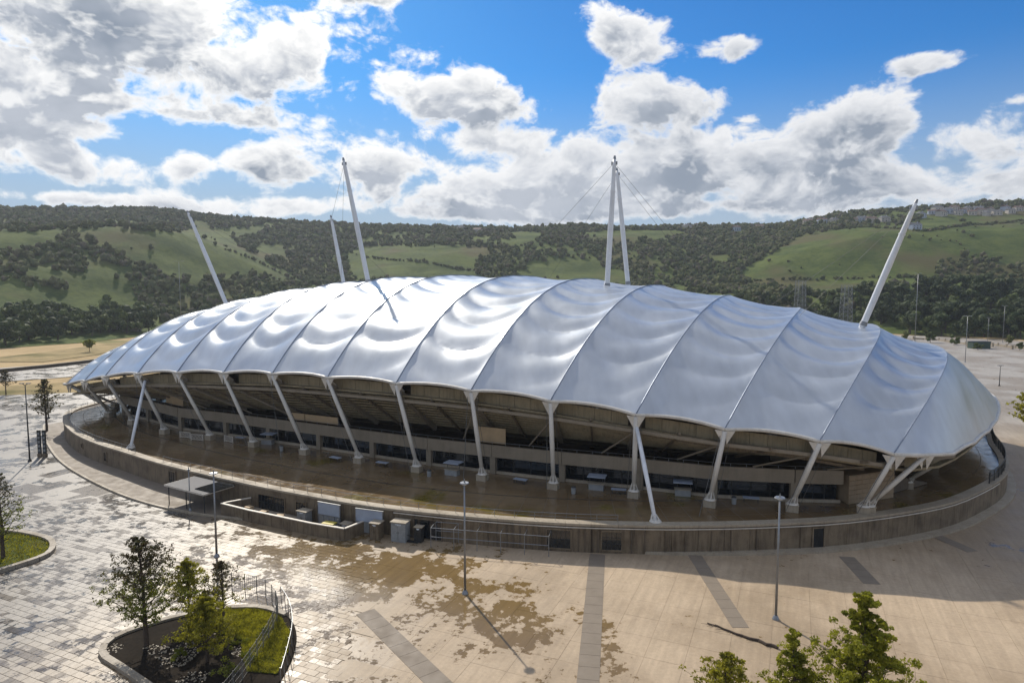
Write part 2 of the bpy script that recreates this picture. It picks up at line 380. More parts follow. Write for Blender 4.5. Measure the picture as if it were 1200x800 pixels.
lawn_m = mat('lawn', grass_fn((.045, .06, .012), (.085, .10, .02), .5, (.09, .09, .03)))
field_m = mat('dry_field', grass_fn((.40, .29, .15), (.50, .37, .20), .03, (.17, .17, .06)))
def leaf_fn(c1, c2, sc=.6, trans=.25):
    def fn(N, b):
        P = N.new('ShaderNodeNewGeometry').outputs['Position']
        n = N.noise(P, sc, 3, .6); r = N.new('ShaderNodeObjectInfo').outputs['Random']
        c = N.mix(N.ss(n, .35, .65), c1, c2); c = N.vmath('SCALE', c, sc=N.lin(r, 0, 1, .8, 1.2))
        N.set(b.inputs['Base Color'], c); b.inputs['Roughness'].default_value = .7; b.inputs['Specular IOR Level'].default_value = .2
        tr = N.new('ShaderNodeBsdfTranslucent'); N.set(tr.inputs[0], N.vmath('MULTIPLY', c, (1.3, 1.35, .7)))
        mx = N.new('ShaderNodeMixShader'); mx.inputs[0].default_value = trans
        N.l.new(b.outputs[0], mx.inputs[1]); N.l.new(tr.outputs[0], mx.inputs[2])
        N.l.new(mx.outputs[0], N.n['Material Output'].inputs[0])
    return fn
leaf_green = mat('leaf_green', leaf_fn((.11, .13, .022), (.22, .23, .04), .8, .4))
leaf_olive = mat('leaf_olive', leaf_fn((.16, .15, .025), (.34, .31, .04), .8, .4))
leaf_conifer = mat('leaf_conifer', leaf_fn((.14, .15, .02), (.29, .28, .04), .9, .45))
leaf_brown = mat('leaf_brown', leaf_fn((.10, .07, .045), (.07, .075, .03), 1.2, .3))
def wood_fn(N, b):
    P = N.new('ShaderNodeNewGeometry').outputs['Position']
    n = N.noise(P, .035, 4, .6); n2 = N.noise(P, .45, 5, .7)
    c = N.mix(N.ss(n, .35, .65), (.064, .083, .030), (.105, .105, .048)); c = N.mix(N.ss(N.noise(P, .10, 2, .5), .54, .66), c, (.14, .15, .058)); c = N.mix(N.ss(N.noise(N.vmath('ADD', P, (91., 7., 3.)), .08, 2, .5), .55, .66), c, (.135, .115, .08))
    c = N.mix(N.ss(n2, .3, .7), N.vmath('SCALE', c, sc=.8), N.vmath('SCALE', c, sc=1.2))
    N.set(b.inputs['Base Color'], c); b.inputs['Roughness'].default_value = .95; b.inputs['Specular IOR Level'].default_value = .1
    N.l.new(N.bump(n2, .5, .5), b.inputs['Normal'])
wood_m = mat('woodland_leaves', wood_fn)
belt_dark = mat('belt_leaves_dark', leaf_fn((.034, .050, .018), (.068, .090, .030), .35, .12))
belt_mid = mat('belt_leaves_mid', leaf_fn((.06, .085, .026), (.115, .14, .042), .35, .15))
belt_gold = mat('belt_leaves_yellow', leaf_fn((.14, .14, .03), (.10, .12, .03), .35, .2))

# ------------------------------------------------------------------ terrain
XS = [-700, 0, 100, 200, 250, 300, 355, 450, 550, 650, 750, 850, 900, 1000, 1100, 1200, 1900]
def zY(Y, y):  # height seen at image row y at depth Y
    b = (400 - y) / FPX; t = Y / (CP + b * SP); return CAMH + t * (-SP + b * CP)
LAYERS = [  # depth per column, then image row (or height, when tagged 'z')
 ([400,425,470,560,600,600,600,600,600,600,600,600,600,590,530,510,500], 'z', [0]*17),
 ([480,520,590,660,700,740,740,750,750,750,750,740,720,690,680,660,640], 'y', [376,374,372,366,362,360,358,354,350,350,350,350,350,350,350,350,352]),
 ([600,640,700,760,800,830,850,900,950,950,920,900,850,820,800,800,800], 'y', [314,312,310,318,326,334,341,334,326,322,324,330,330,329,326,323,320]),
 ([740,760,850,900,920,930,940,1050,1100,1100,1050,1000,960,950,960,970,980], 'y', [270,269,267,268,284,306,332,308,294,290,298,312,300,278,273,266,262]),
 ([860,880,980,1030,1060,1090,1120,1180,1220,1220,1200,1180,1130,1090,1090,1100,1100], 'y', [274,273,272,273,280,290,300,290,280,274,275,284,280,266,262,258,256]),
 ([1300,1330,1380,1400,1420,1420,1430,1450,1450,1450,1450,1430,1400,1350,1330,1320,1300], 'y', [248,249,247,247,255,260,264,267,269,269,269,268,266,251,244,239,236]),
 ([2000]*17, 'z', [120]*17), ([4000]*17, 'z', [0]*17)]
XQ = np.linspace(-700, 1900, 521)
def smooth1(a, k):
    ker = np.hanning(k + 2)[1:-1]; ker /= ker.sum(); return np.convolve(np.pad(a, k // 2, mode='edge'), ker, 'valid')[:len(a)]
LY, LZ = [], []
for D, kind, v in LAYERS:
    Yq = smooth1(np.interp(XQ, XS, D), 15); vq = smooth1(np.interp(XQ, XS, v), 13)
    LY.append(Yq); LZ.append(vq if kind == 'z' else zY(Yq, vq))
LY = np.array(LY); LZ = np.array(LZ)
# value noise on a lattice for terrain undulation
_lat = RNG.random((256, 256))
def vnoise(x, y):
    xi = np.floor(x).astype(int); yi = np.floor(y).astype(int); fx = x - xi; fy = y - yi; fx = fx * fx * (3 - 2 * fx); fy = fy * fy * (3 - 2 * fy)
    g = lambda a, b: _lat[a % 256, b % 256]
    return (g(xi, yi) * (1 - fx) + g(xi + 1, yi) * fx) * (1 - fy) + (g(xi, yi + 1) * (1 - fx) + g(xi + 1, yi + 1) * fx) * fy
def fbm(x, y, o=4): return sum(vnoise(x * 2 ** k + 17 * k, y * 2 ** k + 31 * k) / 2 ** k for k in range(o)) / 1.9 - .5
NYG = 230
TG = np.linspace(0, 1, NYG)
def build_terrain_grid():
    Yg = np.zeros((NYG, len(XQ))); Zg = np.zeros_like(Yg)
    base = np.concatenate([np.linspace(0, 4.999, 190), np.linspace(5, 7, NYG - 190)])
    k = np.clip(base.astype(int), 0, 6); fr = base - k
    for j in range(len(XQ)):
        yy, zz = LY[:, j], LZ[:, j]
        Yg[:, j] = yy[k] + (yy[np.minimum(k + 1, 7)] - yy[k]) * fr
        # monotone-ish cubic through the layers
        m = np.zeros(8); dl = np.diff(zz) / np.diff(yy)
        for i in range(1, 7): m[i] = 0 if dl[i - 1] * dl[i] <= 0 else 2 * dl[i - 1] * dl[i] / (dl[i - 1] + dl[i])
        m[0] = 0; m[7] = 0
        h = (yy[np.minimum(k + 1, 7)] - yy[k]); h[h == 0] = 1; t = fr
        Zg[:, j] = (2*t**3-3*t**2+1)*zz[k] + (t**3-2*t**2+t)*h*m[k] + (-2*t**3+3*t**2)*zz[np.minimum(k+1,7)] + (t**3-t**2)*h*m[np.minimum(k+1,7)]
    b = (400 - 336.6) / FPX
    Xg = (XQ[None, :] - 600) / FPX * Yg / CP
    amp = np.clip(Zg / 40, 0, 1) * np.clip((1700 - Yg) / 300, .2, 1)
    Zg += (fbm(Xg / 140, Yg / 140, 4) * 13 + fbm(Xg / 30 + 9, Yg / 30, 3) * 3.0) * amp
    return Xg, Yg, Zg
XG, YG, ZG = build_terrain_grid()
n0, n1 = XG.shape
idx = np.arange(n0 * n1).reshape(n0, n1)
Fq = np.stack([idx[:-1, :-1], idx[:-1, 1:], idx[1:, 1:], idx[1:, :-1]], -1).reshape(-1, 4)
hills = bulk('hills', np.stack([XG, YG, ZG], -1).reshape(-1, 3), Fq, hill_m, smooth=True, kind='structure')
def terr(x, y):
    """terrain height at world x, y (vectorised)"""
    x = np.atleast_1d(x).astype(float); y = np.atleast_1d(y).astype(float)
    xp = 600 + FPX * x * CP / y; j = np.clip((xp - XQ[0]) / (XQ[1] - XQ[0]), 0, len(XQ) - 1.001); j0 = j.astype(int); fj = j - j0
    out = np.zeros(len(x))
    for a in range(len(x)):
        z = 0
        for jj, ww in ((j0[a], 1 - fj[a]), (j0[a] + 1, fj[a])): z += ww * np.interp(y[a], YG[:, jj], ZG[:, jj])
        out[a] = z
    return out
def ground_hit(px, py):
    """first point of plain or hills seen at this pixel"""
    a, b = (px - 600) / FPX, (400 - py) / FPX; dy, dz = CP + b * SP, -SP + b * CP
    Ys = np.linspace(380, 1500, 560); z = CAMH + Ys / dy * dz; xs = a * Ys / dy
    h = terr(xs, Ys); h = np.where(np.arange(len(Ys)) < 0, 0, h)
    k = np.argmax(z <= h)
    if not (z <= h).any(): return None
    return np.array([xs[k], Ys[k], h[k]])

def inpoly(px, py, poly):
    px = np.asarray(px); py = np.asarray(py); c = np.zeros(px.shape, bool); n = len(poly)
    for i in range(n):
        x1, y1 = poly[i]; x2, y2 = poly[(i + 1) % n]
        cond = ((y1 > py) != (y2 > py)) & (px < (x2 - x1) * (py - y1) / ((y2 - y1) + 1e-9) + x1); c ^= cond
    return c

# ------------------------------------------------------------------ tree crowns
def ico(sub):
    bm = bmesh.new(); bmesh.ops.create_icosphere(bm, subdivisions=sub, radius=1); v = np.array([p.co[:] for p in bm.verts]); f = np.array([[q.index for q in p.verts] for p in bm.faces]); bm.free(); return v, f
ICO1, ICO2 = ico(1), ico(2)
def crown_far(seed):
    """wooded-hill crown: three or four rough lobes, about 80 faces"""
    r = np.random.default_rng(seed); V, Fc = [], []; o = 0
    for k in range(4):
        v = ICO1[0].copy(); v *= (1 + (r.random((len(v), 1)) - .5) * .55); s = .62 - .08 * k
        c = np.array([r.normal() * .33, r.normal() * .33, .55 + (r.random() - .3) * .55]) if k else np.array([0, 0, .6])
        V.append(v * s * [1, 1, .9] + c); Fc.append(ICO1[1] + o); o += len(v)
    return np.concatenate(V), np.concatenate(Fc)
FAR = [crown_far(50 + i) for i in range(8)]
def forest(name, pts, sizes, material, **props):
    V, Fc = [], []; o = 0; r = np.random.default_rng(len(pts))
    kk = r.integers(0, 8, len(pts)); an = r.random(len(pts)) * 6.28
    for i, p in enumerate(pts):
        v, f = FAR[kk[i]]; c, s = math.cos(an[i]), math.sin(an[i]); R = np.array([[c, -s, 0], [s, c, 0], [0, 0, 1]])
        V.append((v @ R.T) * [sizes[i] * .5, sizes[i] * .5, sizes[i] * .62] + p - [0, 0, .12 * sizes[i]]); Fc.append(f + o); o += len(v)
    return bulk(name, np.concatenate(V), np.concatenate(Fc), material, **props)

WOODS = [[(-100,238),(310,236),(345,262),(330,282),(290,282),(240,262),(205,262),(160,262),(100,264),(50,272),(-100,272)],
 [(56,286),(62,268),(90,262),(200,257),(232,265),(205,273),(150,270),(100,279),(70,288)],
 [(-100,300),(0,292),(40,292),(70,284),(100,282),(125,292),(150,305),(165,330),(150,352),(110,345),(60,338),(30,335),(0,330),(-100,330)],
 [(96,290),(112,285),(150,303),(190,318),(238,335),(230,350),(200,368),(178,356),(160,342),(135,330)],
 [(150,345),(175,335),(240,328),(300,322),(360,335),(380,345),(240,372),(190,378)],
 [(300,258),(640,262),(900,262),(930,256),(940,272),(925,285),(880,312),(860,345),(700,345),(600,312),(560,300),(500,288),(430,288),(400,300),(425,345),(380,345),(340,322),(290,295),(262,266)],
 [(560,280),(640,286),(650,312),(600,338),(560,335)], [(425,318),(600,325),(700,338),(640,350),(425,350)],
 [(930,246),(1000,240),(1060,234),(1140,226),(1300,224),(1300,240),(1150,246),(1050,250),(940,262)],
 [(1095,318),(1110,305),(1150,298),(1180,312),(1300,310),(1300,326),(1110,326)],
 [(1000,340),(1060,338),(1100,345),(1150,350),(1300,350),(1300,375),(1040,378),(900,365),(930,350)],
 [(870,330),(960,345),(1000,352),(990,372),(860,360)],
 [(905,268),(985,258),(1075,254),(1075,262),(985,268),(915,280)]]
CLEAR = [[(425,290),(475,290),(560,316),(565,330),(430,330)],[(498,285),(570,290),(578,304),(505,302)],[(676,268),(760,266),(805,273),(770,284),(730,282),(690,282)],
 [(586,335),(640,300),(688,306),(735,322),(730,336)],[(300,285),(345,290),(330,302),(300,296)],[(1040,248),(1200,246),(1200,252),(1060,254)],[(385,262),(430,268),(420,276),(385,272)],[(595,268),(640,272),(630,290),(600,285)],[(440,272),(530,274),(520,279),(450,278)]]
def plant_woods():
    # jittered lattice over the hills
    cand = []
    for Y in np.arange(520, 1620, 9.6):
        xs = np.arange(-.90 * Y, .90 * Y, 9.6); cand.append(np.stack([xs + RNG.uniform(-5, 5, len(xs)), Y + RNG.uniform(-5, 5, len(xs))], -1))
    cand = np.concatenate(cand); j = np.clip((600 + FPX * cand[:, 0] * CP / cand[:, 1] - XQ[0]) / (XQ[1] - XQ[0]), 0, len(XQ) - 1.001)
    z = np.zeros(len(cand)); j0 = np.round(j).astype(int)
    for c in np.unique(j0):
        m = j0 == c; z[m] = np.interp(cand[m, 1], YG[:, c], ZG[:, c])
    P = np.concatenate([cand, z[:, None]], 1); px, py = proj(P)
    nn = fbm(cand[:, 0] / 55, cand[:, 1] / 55, 3)
    jx = px + RNG.normal(0, 2.5, len(px)); jy = py + RNG.normal(0, 1.0, len(px))
    ins = np.zeros(len(P), bool)
    for w in WOODS: ins |= inpoly(jx, jy, w)
    for c in CLEAR: ins &= ~inpoly(jx, jy, c)
    outside = (px < -60) | (px > 1260)
    ins |= outside & (nn > .02)
    # ridge line is wooded all along
    ins |= (P[:, 1] > 1290) & (P[:, 1] < 1480) & (nn > -.25)
    keep = (ins & (nn > np.where(P[:, 1] > 1250, -.3, -.24) + .12 * RNG.random(len(P)))) | ((~ins) & (nn > .12) & (RNG.random(len(P)) < .16) & (P[:, 1] > 640))
    keep &= ~((P[:, 1] > 1500) & (px > -60) & (px < 1260))
    so_ = ins[keep]; P = P[keep]; s = np.clip(RNG.normal(9.6, 3.2, len(P)), 3.0, 18)
    s[~so_] *= RNG.uniform(.25, .7, (~so_).sum())
    big = RNG.random(len(P)) < .02; s[big] *= 1.5
    forest('woodland', P, s, wood_m, kind='stuff')
    return len(P)
print('woodland trees', plant_woods())

# hedgerows across the fields, each one a thing
def hedgerow(pts_px, label, step=4.5, size=5.8, jit=1.5):
    pts = []
    for (a, b) in zip(pts_px[:-1], pts_px[1:]):
        A, B = ground_hit(*a), ground_hit(*b)
        if A is None or B is None: continue
        n = max(2, int(np.linalg.norm((B - A)[:2]) / step)); n = min(n, 120)
        for k in range(n):
            p = A + (B - A) * (k + RNG.uniform(-.3, .3)) / n; pts.append([p[0] + RNG.normal(0, jit), p[1] + RNG.normal(0, jit), 0])
    pts = np.array(pts); pts[:, 2] = terr(pts[:, 0], pts[:, 1])
    t = thing('hedgerow', label, 'hedge', (0, 0, 0), 0, 'hedgerows across the hillside fields')
    forest('foliage', pts, np.clip(RNG.normal(size, 1.6, len(pts)), 2.5, 11), wood_m, parent=t, kind='stuff')
hedgerow([(862,331),(960,328),(1040,326),(1110,326),(1200,324)], 'long dark hedgerow crossing the right hillside between two green fields')
hedgerow([(930,270),(1000,267),(1080,272),(1140,264),(1200,258)], 'dark hedgerow under the hilltop houses on the right')
hedgerow([(262,292),(300,306),(345,328)], 'hedge running down the edge of the left green spur')
hedgerow([(430,302),(500,308),(560,318)], 'hedgerow through the pale green field in the middle of the hills')
hedgerow([(905,283),(890,298),(880,310)], 'short hedge at the left edge of the right hill', size=6)
hedgerow([(1105,350),(1150,346),(1200,344)], 'hedge along the foot of the right field behind the white sheds', size=6)

# ------------------------------------------------------------------ individual trees
def leaf_quads(centres, radii, n, size, r, flat=.7):
    """n small leaf-sized quads strewn about the given clump centres"""
    k = r.integers(0, len(centres), n); d = r.normal(size=(n, 3)); d /= np.linalg.norm(d, axis=1)[:, None]
    p = centres[k] + d * (radii[k] * r.random(n) ** .45)[:, None] * [1, 1, flat]
    a = r.normal(size=(n, 3)); a /= np.linalg.norm(a, axis=1)[:, None]; b = np.cross(a, r.normal(size=(n, 3))); b /= np.linalg.norm(b, axis=1)[:, None]
    s = (size * (.6 + .8 * r.random(n)))[:, None]
    V = np.stack([p - a * s, p + b * s * .55, p + a * s, p - b * s * .55], 1).reshape(-1, 3)
    return V, np.arange(4 * n).reshape(-1, 4)
def mesh_np(name, V, Fq, material):
    o = bulk(name, V, Fq, material); m = o.data; bpy.data.objects.remove(o); return m
def belt_crown(seed, material, tall=1.2):
    r = np.random.default_rng(seed); nl = 11
    c = np.stack([r.normal(0, .30, nl), r.normal(0, .30, nl), r.uniform(.35, 1.05 * tall, nl)], -1); c[:, :2] *= (1.25 - .6 * c[:, 2:3] / tall)
    V1, F1 = leaf_quads(c, r.uniform(.22, .36, nl), 900, .062, r, .8)
    Vs, Fs = [], []; o = 0      # dense inner masses
    for k in range(nl):
        v = ICO2[0] * (1 + (r.random((42, 1)) - .5) * .6) * r.uniform(.14, .24) + c[k]; Vs.append(v); Fs.append(ICO2[1] + o); o += 42
    Vi = np.concatenate(Vs); Fi = np.concatenate(Fs)
    F1t = np.concatenate([F1[:, [0, 1, 2]], F1[:, [0, 2, 3]]])
    return mesh_np('crown', np.concatenate([V1, Vi]), np.concatenate([F1t, Fi + len(V1)]), material)
BELT = [belt_crown(100 + i, (belt_dark, belt_dark, belt_mid, belt_mid, belt_gold, belt_dark)[i], (1.2, 1.5, 1.1, 1.3, 1.1, 1.7)[i]) for i in range(6)]
_tb = MB().tube([(0, 0, -.05), (.01, 0, .3), (0, .02, .62)], [.045, .032, .015], 7); _tb.tube([(0, 0, .3), (.14, .05, .55)], [.02, .008], 5); _tb.tube([(0, 0, .36), (-.12, .08, .62)], [.02, .008], 5)
BELT_TR = _tb.mesh('trunk', bark)
def belt_tree(p, size, k, label, group):
    t = thing(('bushy_tree', 'slender_tree', 'round_tree', 'round_tree', 'yellow_tree', 'slender_tree')[k], label, 'tree', p, RNG.uniform(0, 6.28), group)
    t.scale = (size, size, size * RNG.uniform(.9, 1.1))
    put('trunk', BELT_TR, t); put('crown', BELT[k], t)
ORD = ('first second third fourth fifth sixth seventh eighth ninth tenth eleventh twelfth thirteenth fourteenth fifteenth sixteenth seventeenth eighteenth nineteenth twentieth '
       'twenty-first twenty-second twenty-third twenty-fourth twenty-fifth twenty-sixth twenty-seventh twenty-eighth twenty-ninth thirtieth thirty-first thirty-second thirty-third thirty-fourth thirty-fifth').split()
ADJ = ['dark bushy tree', 'dark slender tree', 'mid green round tree', 'olive round tree', 'yellow green tree', 'very tall dark tree']
MARKS = {'left': [(0, 'the photo edge'), (66, 'the small white shed'), (123, 'the thin tip lamp'), (150, 'the white field-end building')],
         'right': [(1072, 'the very tall mast lamp'), (1131, 'the double-arm lamp'), (1148, 'the green hut'), (1175, 'the far right lamp'), (1200, 'the right photo edge')],
         'mid': [(937, 'the left lattice tower'), (991, 'the right lattice tower'), (1030, 'the last roof mast foot')]}
def belt(n, xr, yfun, ranges, side, group, kinds):
    tries = 0; used = []
    while len(used) < n and tries < 6000:
        tries += 1; px = RNG.uniform(*xr); Y = RNG.uniform(*yfun(px)); x = (px - 600) / FPX * Y / CP
        if any((x - a) ** 2 + (Y - b) ** 2 < 55 for a, b, *_ in used): continue
        used.append((x, Y, px, int(RNG.choice(kinds)), RNG.uniform(*ranges)))
    by = {}
    for q in used:
        lo, hi = yfun(q[2]); row = 'front' if q[1] < lo + (hi - lo) * .33 else 'middle' if q[1] < lo + (hi - lo) * .66 else 'back'
        mk = min(MARKS[side], key=lambda m: abs(m[0] - q[2])); sd = 'left' if q[2] < mk[0] else 'right'
        if mk[1] == 'the photo edge' and q[2] < 0: sd = 'left'
        by.setdefault((ADJ[q[3]], row, mk[1], sd), []).append((abs(mk[0] - q[2]), q))
    for (adj, row, mk, sd), L_ in by.items():
        L_.sort(key=lambda a: a[0])
        for r_, (_, q) in enumerate(L_):
            o = ('just' if r_ == 0 else ORD[r_]) + ' ' + sd + ' of ' + mk
            belt_tree((q[0], q[1], max(float(terr(q[0], q[1])[0]), 0)), q[4], q[3], adj + ', ' + row + ' row, ' + o, group)
belt(60, (-30, 178), lambda p: (np.interp(p, [-60, 0, 178], [415, 432, 560]), np.interp(p, [-60, 0, 178], [500, 520, 640])), (9, 14), 'left', 'trees behind the tan field', (0, 2, 2, 3, 0, 3))
belt(95, (1030, 1235), lambda p: (np.interp(p, [1030, 1100, 1275], [585, 520, 480]), np.interp(p, [1030, 1275], [700, 640])), (11, 17), 'right', 'trees beyond the right plaza', (0, 0, 1, 5, 2, 0, 1, 5))
belt(36, (850, 1035), lambda p: (580, 690), (10, 14), 'mid', 'trees behind the stadium roof', (0, 2, 0, 5, 3))

# ------------------------------------------------------------------ the flat ground
gs = MB(); gs.add([(-6000, -200, -.30), (6000, -200, -.30), (6000, 9000, -.30), (-6000, 9000, -.30)], [(0, 1, 2, 3)])
gs.build('ground', field_m, kind='structure')
def sheet(name, poly_px, z, m, world=False, thick=0):
    P = [tuple(G(*q, z)) for q in poly_px] if not world else [(a, b, z) for a, b in poly_px]
    mb = MB(); 
    if thick: mb.prism(P, z - thick, z)
    else: mb.add(P, [tuple(range(len(P)))])
    return mb.build(name, m, kind='structure')
# plaza sheet: everything around the stadium
plaza = sheet('plaza', [(-170, -20), (-170, 120), (-330, 190), (-400, 262), (-150, 262), (-100, 330), (40, 480), (120, 545), (330, 545), (420, 440), (400, 200), (300, 60), (140, -20)], -.05, plaza_sheet, world=True)
# far-left fields and lane beyond the plaza
sheet('lane_pavement', [(-160, 455), (0, 447), (60, 443), (120, 438), (210, 430), (300, 424), (300, 415), (200, 414), (125, 421), (60, 427), (0, 431), (-160, 446)], -.07, plaza_sheet)
lw = thing('roadside_wall', 'long low dark wall along the lane at far left', 'wall')
a_, b_ = G(-60, 443, 0), G(0, 434, 0); pts = [G(-160, 452, 0), G(0, 436, 0), G(60, 430, 0), G(128, 422, 0), G(200, 415, 0)]
for i in range(4):
    MB().beam(pts[i] + [0, 0, .6], pts[i + 1] + [0, 0, .6], .7, 1.5).build('wall_segment', concrete_dark, lw)
    MB().beam(pts[i] + [0, 0, 1.45], pts[i + 1] + [0, 0, 1.45], 1.0, .18).build('coping', concrete_pale, lw)
verge_m = mat('rough_verge', grass_fn((.24, .19, .09), (.40, .30, .15), .06, (.13, .12, .04)))
sheet('verge', [(-160, 478), (0, 463), (60, 461), (120, 458), (120, 446), (60, 449), (0, 452), (-160, 462)], -.04, verge_m)
sheet('grass_patch', [(50, 424), (110, 416), (165, 404), (150, 400), (100, 406), (40, 414), (0, 418), (0, 424)], -.04, verge_m)

# ------------------------------------------------------------------ podium outline (stadium frame)
POD = [(-123,4),(-121,-22),(-113,-46),(-100,-57.5),(-82,-66.5),(-67,-71.5),(-51,-75),(-34,-78.5),(-9,-81.5),(4,-82.3),(18,-82.6),(34,-80.8),(47.5,-78.0),(57,-75),(66.7,-71.2),(78.5,-65.2),(90.6,-57.5),(104,-45),(112,-33.3),(119,-19.5),(122.8,-5),(124.5,10),(127,28),(122,46)]
POD += [(108, 60), (70, 72), (30, 80), (-20, 81), (-65, 74), (-100, 57), (-116, 34)]
def catmull(pts, per, close=True):
    pts = np.array(pts, float); n = len(pts); out = []
    for i in range(n if close else n - 1):
        p0, p1, p2, p3 = (pts[(i + k) % n] if close else pts[min(max(i + k, 0), n - 1)] for k in (-1, 0, 1, 2))
        for t in np.arange(per) / per:
            out.append(.5 * ((2 * p1) + (-p0 + p2) * t + (2 * p0 - 5 * p1 + 4 * p2 - p3) * t * t + (-p0 + 3 * p1 - 3 * p2 + p3) * t ** 3))
    if not close: out.append(pts[-1])
    return np.array(out)
def resample(P, step, close=True):
    Q = np.vstack([P, P[:1]]) if close else P
    s = np.concatenate([[0], np.cumsum(np.linalg.norm(np.diff(Q, axis=0), axis=1))]); n = max(2, int(round(s[-1] / step)))
    t = np.linspace(0, s[-1], n + 1); R = np.stack([np.interp(t, s, Q[:, k]) for k in range(Q.shape[1])], -1)
    return R[:-1] if close else R
PODC = resample(catmull(POD, 8), 4.0)
def offset(P, d, close=True):
    """move the loop inward by d"""
    T = (np.roll(P, -1, 0) - np.roll(P, 1, 0)) if close else np.gradient(P, axis=0)
    T /= np.linalg.norm(T, axis=1)[:, None]
    return P + np.stack([-T[:, 1], T[:, 0]], -1) * d
PZ = 4.2
def W3(P2, z): return [L(u, w, z) for u, w in P2]
sgn = 1 if offset(PODC, 1)[5][1] > PODC[5][1] else 1
podium = thing('podium', 'raised concrete podium the stadium stands on, with wet brown deck', 'podium', C0)
def pc(mb, name, m, parent=None, smooth=False, **k):      # child in world coordinates under an Empty that stands at C0
    o = mb.build(name, m, parent or podium, smooth, **k)
    o.matrix_parent_inverse = Matrix.Translation((-C0[0], -C0[1], 0)) if (parent or podium).type == 'EMPTY' else Matrix.Identity(4)
    return o
inner = offset(PODC, 1.5)
d = MB(); d.add(W3(inner, PZ), [tuple(range(len(inner)))]); pc(d, 'deck', deck_m)
nP = len(PODC); proto = 0
for i in range(nP):
    j = (i + 1) % nP; a, b = PODC[i], PODC[j]
    front = (a[1] + b[1]) / 2 < 25
    ai, bi = offset(PODC, .45)[i], offset(PODC, .45)[j]
    ao = a + (b - a) * .008; bo = b - (b - a) * .008
    wp = MB(); wp.add([L(*ao, -.1), L(*bo, -.1), L(*bi, -.1), L(*ai, -.1), L(*ao, PZ - .12), L(*bo, PZ - .12), L(*bi, PZ - .12), L(*ai, PZ - .12)],
                      [(0, 1, 5, 4), (2, 3, 7, 6), (4, 5, 6, 7), (1, 2, 6, 5), (3, 0, 4, 7)])
    pc(wp, 'wall_panel', concrete)
    oo = offset(PODC, -.18); c1, c2 = oo[i], oo[j]; i1, i2 = inner[i], inner[j]
    cp = MB(); g = .004; c1, c2 = c1 + (c2 - c1) * g, c2 - (c2 - c1) * g
    cp.add([L(*c1, PZ - .115), L(*c2, PZ - .115), L(*i2, PZ - .115), L(*i1, PZ - .115), L(*c1, PZ + .22), L(*c2, PZ + .22), L(*i2, PZ + .22), L(*i1, PZ + .22)],
           [(3, 2, 1, 0), (4, 5, 6, 7), (0, 1, 5, 4), (1, 2, 6, 5), (2, 3, 7, 6), (3, 0, 4, 7)])
    pc(cp, 'coping', concrete_pale)
bk = MB(); o2 = offset(PODC, .46); bk.strip(W3(o2, -.1), W3(o2, PZ - .13), True); pc(bk, 'backing_wall', concrete_dark)
# plinth at the foot on the right half (the light lower ledge)
led = [p for p in PODC if p[1] < 10 and p[0] > 60]; led = np.array(sorted(led, key=lambda p: math.atan2(p[1], p[0] - 20)))
lo, li = offset(led, -1.5, False), offset(led, -.01, False)
if np.linalg.norm(lo.mean(0)) < np.linalg.norm(li.mean(0)): lo, li = offset(led, 1.5, False), offset(led, .01, False)
tp = np.clip((li[:, 0] - 58) / 26, .05, 1)[:, None]; lo = li + (lo - li) * np.where(li[:, 1:2] < -8, tp, 1)
lb = MB(); lb.loft([W3(li, .34), W3(lo, .30), W3(lo, -.1)]); pc(lb, 'foot_ledge', concrete_pale)

def wall_pt(px, z=2.2):
    """nearest podium wall point (u,w), tangent and outward normal below this image column"""
    best = None
    for i in range(nP):
        a, b = PODC[i], PODC[(i + 1) % nP]
        if a[1] > 10 and a[0] < 100: continue
        for t in (0, .25, .5, .75):
            p = a + (b - a) * t; X, Y = proj(L(*p, z))
            if best is None or abs(X - px) < best[0]: best = (abs(X - px), p, (b - a) / np.linalg.norm(b - a))
    _, p, t = best; P = L(*p, 0); T = E1 * t[0] + E2 * t[1]; Nn = np.array([T[1], -T[0], 0])
    if Nn @ (np.array([0, 0, 0]) - P) < 0: Nn = -Nn
    return P, T, Nn
def opening(px, w, z0, z1, bars=2, dark=glass, frame=concrete, hb=1, name='window', label=None):
    P, T, Nn = wall_pt(px); rz = math.atan2(T[1], T[0])
    c = P + Nn * .03; f = MB()
    for sx in (-1, 1): f.box(c + T * sx * (w / 2 + .1) + [0, 0, (z0 + z1) / 2], (.2, .34, z1 - z0 + .4), rz)
    f.box(c + [0, 0, z1 + .1], (w, .36, .2), rz); f.box(c + [0, 0, z0 - .1], (w, .40, .2), rz)
    fr = pc(f, name, frame); 
    if label: fr['label'] = label
    pn = MB().box(c + [0, 0, (z0 + z1) / 2] + Nn * .02, (w, .06, z1 - z0), rz); pn.build('pane', dark, fr)
    b = MB()
    for k in range(1, bars + 1): b.box(c + T * w * (k / (bars + 1) - .5) + Nn * .07 + [0, 0, (z0 + z1) / 2], (.07, .06, z1 - z0), rz)
    for k in range(1, hb + 1): b.box(c + Nn * .075 + [0, 0, z0 + (z1 - z0) * k / (hb + 1)], (w, .05, .07), rz)
    b.build('bars', dark_metal, fr)
opening(108, 3.0, 1.7, 3.4, 1); opening(96, 1.0, 1.8, 2.8, 1); opening(124, 1.2, 1.0, 2.9, 1, name='door'); opening(203, 2.2, .6, 3.3, 2)
opening(318, 6.4, .3, 3.0, 7); opening(351, 2.2, .4, 2.9, 2); opening(377, 2.6, .3, 3.0, 1); opening(504, 4.6, .1, 3.2, 0, hb=0, name='doorway')
opening(655, 3.6, .5, 3.3, 4); opening(715, 2.9, .5, 3.3, 3, hb=2); opening(958, 1.7, .2, 3.3, 8, name='vent', hb=0)
